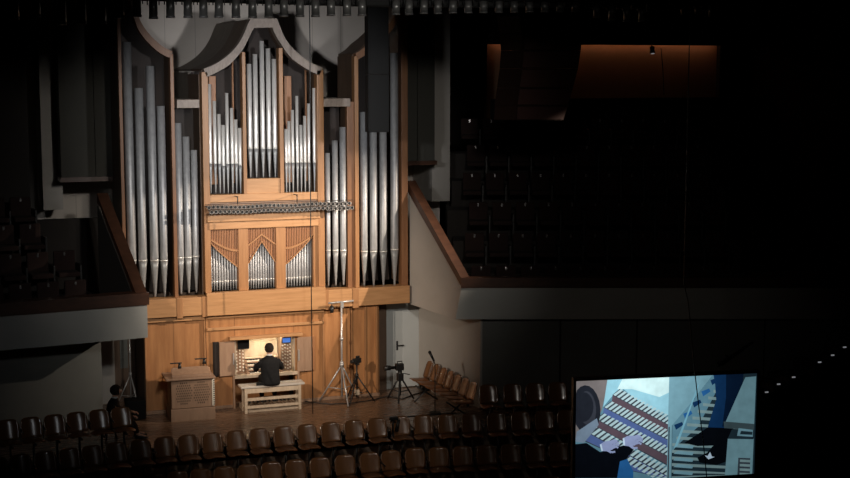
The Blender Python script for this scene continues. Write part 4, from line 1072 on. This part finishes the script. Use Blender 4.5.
# man
ell(108, 200, 56, 98, 'hair', rot=-.08); ell(112, 195, 34, 70, 'hair2', rot=-.1); ell(96, 190, 40, 60, 'hair')
Q([(70, 290), (150, 235), (158, 262), (100, 335), (66, 330)], 'collar')
Q([(66, 340), (110, 335), (165, 372), (235, 352), (290, 335), (300, 362), (255, 420), (235, 478), (66, 478)], 'black')
Q([(245, 410), (275, 400), (300, 450), (300, 478), (235, 478)], 'blue')
def hand_img(cx, cy, sc, ang):
    ca, sa_ = math.cos(ang), math.sin(ang)
    T = lambda x, y: (cx + sc * (x * ca - y * sa_), cy + sc * (x * sa_ + y * ca))
    Q([T(-34, -14), T(-14, -22), T(10, -21), T(24, -12), T(26, 8), T(12, 20), T(-14, 20), T(-34, 14)], 'hand')
    for k, (y, L_) in enumerate(((-15, 30), (-6, 36), (4, 35), (13, 27))):
        p = [T(14, y), T(14 + L_ * .55, y - 3), T(14 + L_ * .9, y + 5)]
        stroke(*p[0], *p[1], 9.5 * sc, 'hand'); stroke(*p[1], *p[2], 8 * sc, 'hand')
        stroke(*T(16, y + 4.7), *T(14 + L_ * .6, y + 2.5), 1.6 * sc, 'handdark')
    stroke(*T(-12, 14), *T(6, 30), 10 * sc, 'hand'); stroke(*T(6, 30), *T(22, 31), 8 * sc, 'hand')
    Q([T(-34, -14), T(-27, -17), T(-27, 15), T(-34, 14)], 'white')
hand_img(198, 347, .95, -.25); hand_img(290, 327, 1.0, -.12)
# right half: pedals
Q([(452, 66), (800, 50), (800, 480), (455, 480)], 'gap')
Q([(445, 66), (615, 60), (520, 185), (455, 262), (445, 262)], 'wood2')
Q([(615, 58), (625, 58), (640, 110), (560, 270), (470, 350), (455, 375), (455, 350), (455, 262), (540, 160)], 'wood')
for k in range(5): Q([(462 + 36 * k, 262 - 45 * k), (494 + 36 * k, 250 - 45 * k), (500 + 36 * k, 262 - 45 * k), (470 + 36 * k, 282 - 45 * k)], 'blue' if k % 2 else 'navy')
for k in range(14):       # long pedals
    y = 120 + 27 * k; x = 620 - max(0, (k)) * 21
    x = max(x, 456)
    Q([(x, y), (740, y + 14), (740, y + 25), (x, y + 12)], 'pedal')
for k in range(6):
    Q([(470 + 10 * (k % 2), 340 + 27 * k), (545, 346 + 27 * k), (540, 358 + 27 * k), (462, 352 + 27 * k)], 'wood2')
Q([(556, 100), (560, 100), (478, 345), (462, 360)], 'pale2')
# leg and shoes
Q([(618, 57), (742, 52), (738, 130), (700, 210), (684, 300), (620, 300), (600, 270), (632, 160), (626, 100)], 'navy')
Q([(670, 56), (742, 52), (738, 130), (700, 210), (690, 260), (660, 270), (672, 150)], 'navy2')
Q([(600, 272), (705, 275), (715, 320), (640, 345), (560, 348), (505, 335), (540, 312)], 'shoe')
Q([(640, 320), (715, 300), (712, 400), (640, 425), (570, 415), (560, 395), (600, 375), (625, 345)], 'shoe')
Q([(590, 385), (602, 388), (612, 372), (620, 390), (632, 392), (606, 402)], 'white')
# bench block
Q([(668, 262), (750, 70), (795, 66), (792, 275), (700, 268)], 'bench')
Q([(665, 248), (792, 258), (792, 282), (668, 275)], 'bench2')
Q([(684, 318), (792, 318), (790, 478), (676, 478)], 'bench')
Q([(700, 280), (790, 282), (790, 320), (684, 318)], 'gap')
Q([(728, 275), (788, 282), (788, 310), (722, 306)], 'wood2'); Q([(738, 286), (786, 290), (786, 302), (734, 300)], 'gap')
Q([(730, 395), (780, 397), (780, 478), (728, 478)], 'dkgrey')
for k in range(4): Q([(737, 402 + 18 * k), (780, 404 + 18 * k), (780, 414 + 18 * k), (737, 412 + 18 * k)], 'pedal')
pic.build('screen_picture', PM, scr, recalc=False)
# cable in front of the screen
pts = [at(x, y, y=-12) for x, y in ((684, 284), (688, 300), (691, 330), (694, 365), (698, 400), (703, 440), (707, 480))]
pts = [Vector((pts[0].x, -12, 11.2))] + pts + [Vector((pts[-1].x + .15, -12, -2.08))]
t = MB().tube(pts, .008, 6).build('hanging_cable', M['black']); tag(t, 'thin black cable hanging before the video screen', 'cable')

# ------------------------------------------------------------------ lower right: dark side block with steps and glint boxes
yq = -7.0
pts = [at(757, 425, y=yq), at(800, 434, y=yq), at(870, 458, y=yq)]
zf = -2.1
struct(MB().prism([(pts[0].x, yq, zf), (pts[2].x, yq, zf), pts[2], pts[1], pts[0]], (0, .25, 0)).build('wall_side_block', M['wall_green']))
struct(MB().prism([pts[0] + Vector((0, -.03, 0)), pts[1] + Vector((0, -.03, 0)), pts[2] + Vector((0, -.03, 0)), pts[2] + Vector((0, -.03, .4)), pts[1] + Vector((0, -.03, .45)), pts[0] + Vector((0, -.03, .5))], (0, .3, 0)).build('wall_side_block', M['wall_dark']))
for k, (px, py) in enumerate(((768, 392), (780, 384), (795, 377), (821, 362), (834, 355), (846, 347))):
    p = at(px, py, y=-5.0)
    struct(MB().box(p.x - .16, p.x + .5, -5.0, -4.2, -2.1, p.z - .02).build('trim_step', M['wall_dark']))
    o = MB().box(p.x - .05, p.x + .02, -4.99, -4.96, p.z - .02, p.z + .005).build('glint_box', M['white_glow'])  # glowing box added to imitate a glint on a chair armrest
    tag(o, 'tiny white glowing box standing for a glint on the dark stair, %s from the bottom' % ORD[k], 'glint marker', 'glint boxes on the dark stair')
# handrail on the dark wall
a = at(722, 362, y=-3.9); b_ = at(756, 340, y=-3.9)
t = empty('handrail', (a.x, -3.9, a.z), 0, 'black sloping handrail right of and above the screen', 'handrail')
r_ = b_ - a
MB().tube([(-.1, 0, -.02), (0, 0, 0), (r_.x, 0, r_.z)], .03, 8).build('rail', M['black'], t)
MB().tube([(.2, 0, .1), (.2, .3, .1)], .015, 6).tube([(r_.x * .85, 0, r_.z * .85), (r_.x * .85, .3, r_.z * .85)], .015, 6).build('bracket', M['black'], t)

# ------------------------------------------------------------------ lights
def spot(loc, tgt, energy, col, ang, blend=.6, size=.08):
    l = bpy.data.lights.new('spot', 'SPOT'); l.energy = energy; l.color = col; l.spot_size = math.radians(ang); l.spot_blend = blend; l.shadow_soft_size = size
    o = bpy.data.objects.new('unseen_spot', l); COL.objects.link(o); o.location = loc  # lamps without a visible source, several added only as fill
    o.rotation_euler = (Vector(tgt) - Vector(loc)).to_track_quat('-Z', 'Y').to_euler(); return o
WARM = (1.0, .83, .67)
spot((9.5, -6.5, 7.3), (0.1, 0, 2.9), 8200, WARM, 29, 1.0, .06)
spot((-6.5, -9.0, 5.8), (1.2, 0, 2.0), 3000, WARM, 32, .9, .06)
spot((-1.0, -17.0, 9.2), (0.0, 0, 3.2), 2600, (1.0, .90, .78), 29, 1.0, .2)
spot((-4.8, -14.0, 7.4), (0.2, 0, 6.2), 3000, (.98, .98, 1.0), 30, 1.0, .2)
spot((2.0, -14.0, 7.4), (0.0, 0, 6.2), 3000, (.98, .98, 1.0), 30, 1.0, .2)  # second upper spot, added to lighten the backdrop right of the centre tower
spot((-1.5, -20.0, 9.3), (0.3, 0, 4.8), 2600, (1.0, .95, .88), 38, 1.0, .3)  # broad weak wash added to lift the whole organ wall
spot((-4.0, -20.0, 9.5), (0.0, -3.0, 0.3), 1000, (1.0, .88, .76), 20, 1.0, .10)  # added spot for the front chair rows and their highlights
spot((3.5, -19.0, 9.5), (0.5, -3.6, 0.0), 550, (1.0, .88, .76), 20, 1.0, .10)  # second added spot for the chair highlights
spot((-4.0, -22.0, 9.8), (5.5, -1.6, 2.4), 260, (1.0, .90, .80), 34, 1.0, .3)  # dim fill added for the right balcony and loudspeaker cluster
spot((-3.0, -22.0, 9.5), (-4.0, -1.0, 2.4), 450, (.95, .97, 1.0), 20, 1.0, .3)  # fill added for the left balcony parapet
# niche lamp of the console
al = bpy.data.lights.new('niche', 'AREA'); al.shape = 'RECTANGLE'; al.size = .9; al.size_y = .05; al.energy = 6; al.color = (1, .85, .6)
o = bpy.data.objects.new('niche_lamp', al); COL.objects.link(o); o.location = (.02, .18, 1.49); o.rotation_euler = (.3, 0, 0)
# cove light
al = bpy.data.lights.new('cove', 'AREA'); al.shape = 'RECTANGLE'; al.size = (q1.x - q0.x) * .95; al.size_y = .05; al.energy = 50; al.color = (1, .56, .33)
o = bpy.data.objects.new('cove_lamp', al); COL.objects.link(o); o.location = ((q0.x + q1.x) / 2, yb - .2, q0.z + .12); o.rotation_euler = (.5, 0, 0)

w = bpy.data.worlds.new('world'); scene.world = w; w.use_nodes = True
w.node_tree.nodes['Background'].inputs[0].default_value = (.7, .8, 1, 1); w.node_tree.nodes['Background'].inputs[1].default_value = 0.0
scene.view_settings.view_transform = 'Standard'; scene.view_settings.look = 'None'; scene.view_settings.gamma = 1; scene.view_settings.exposure = 0
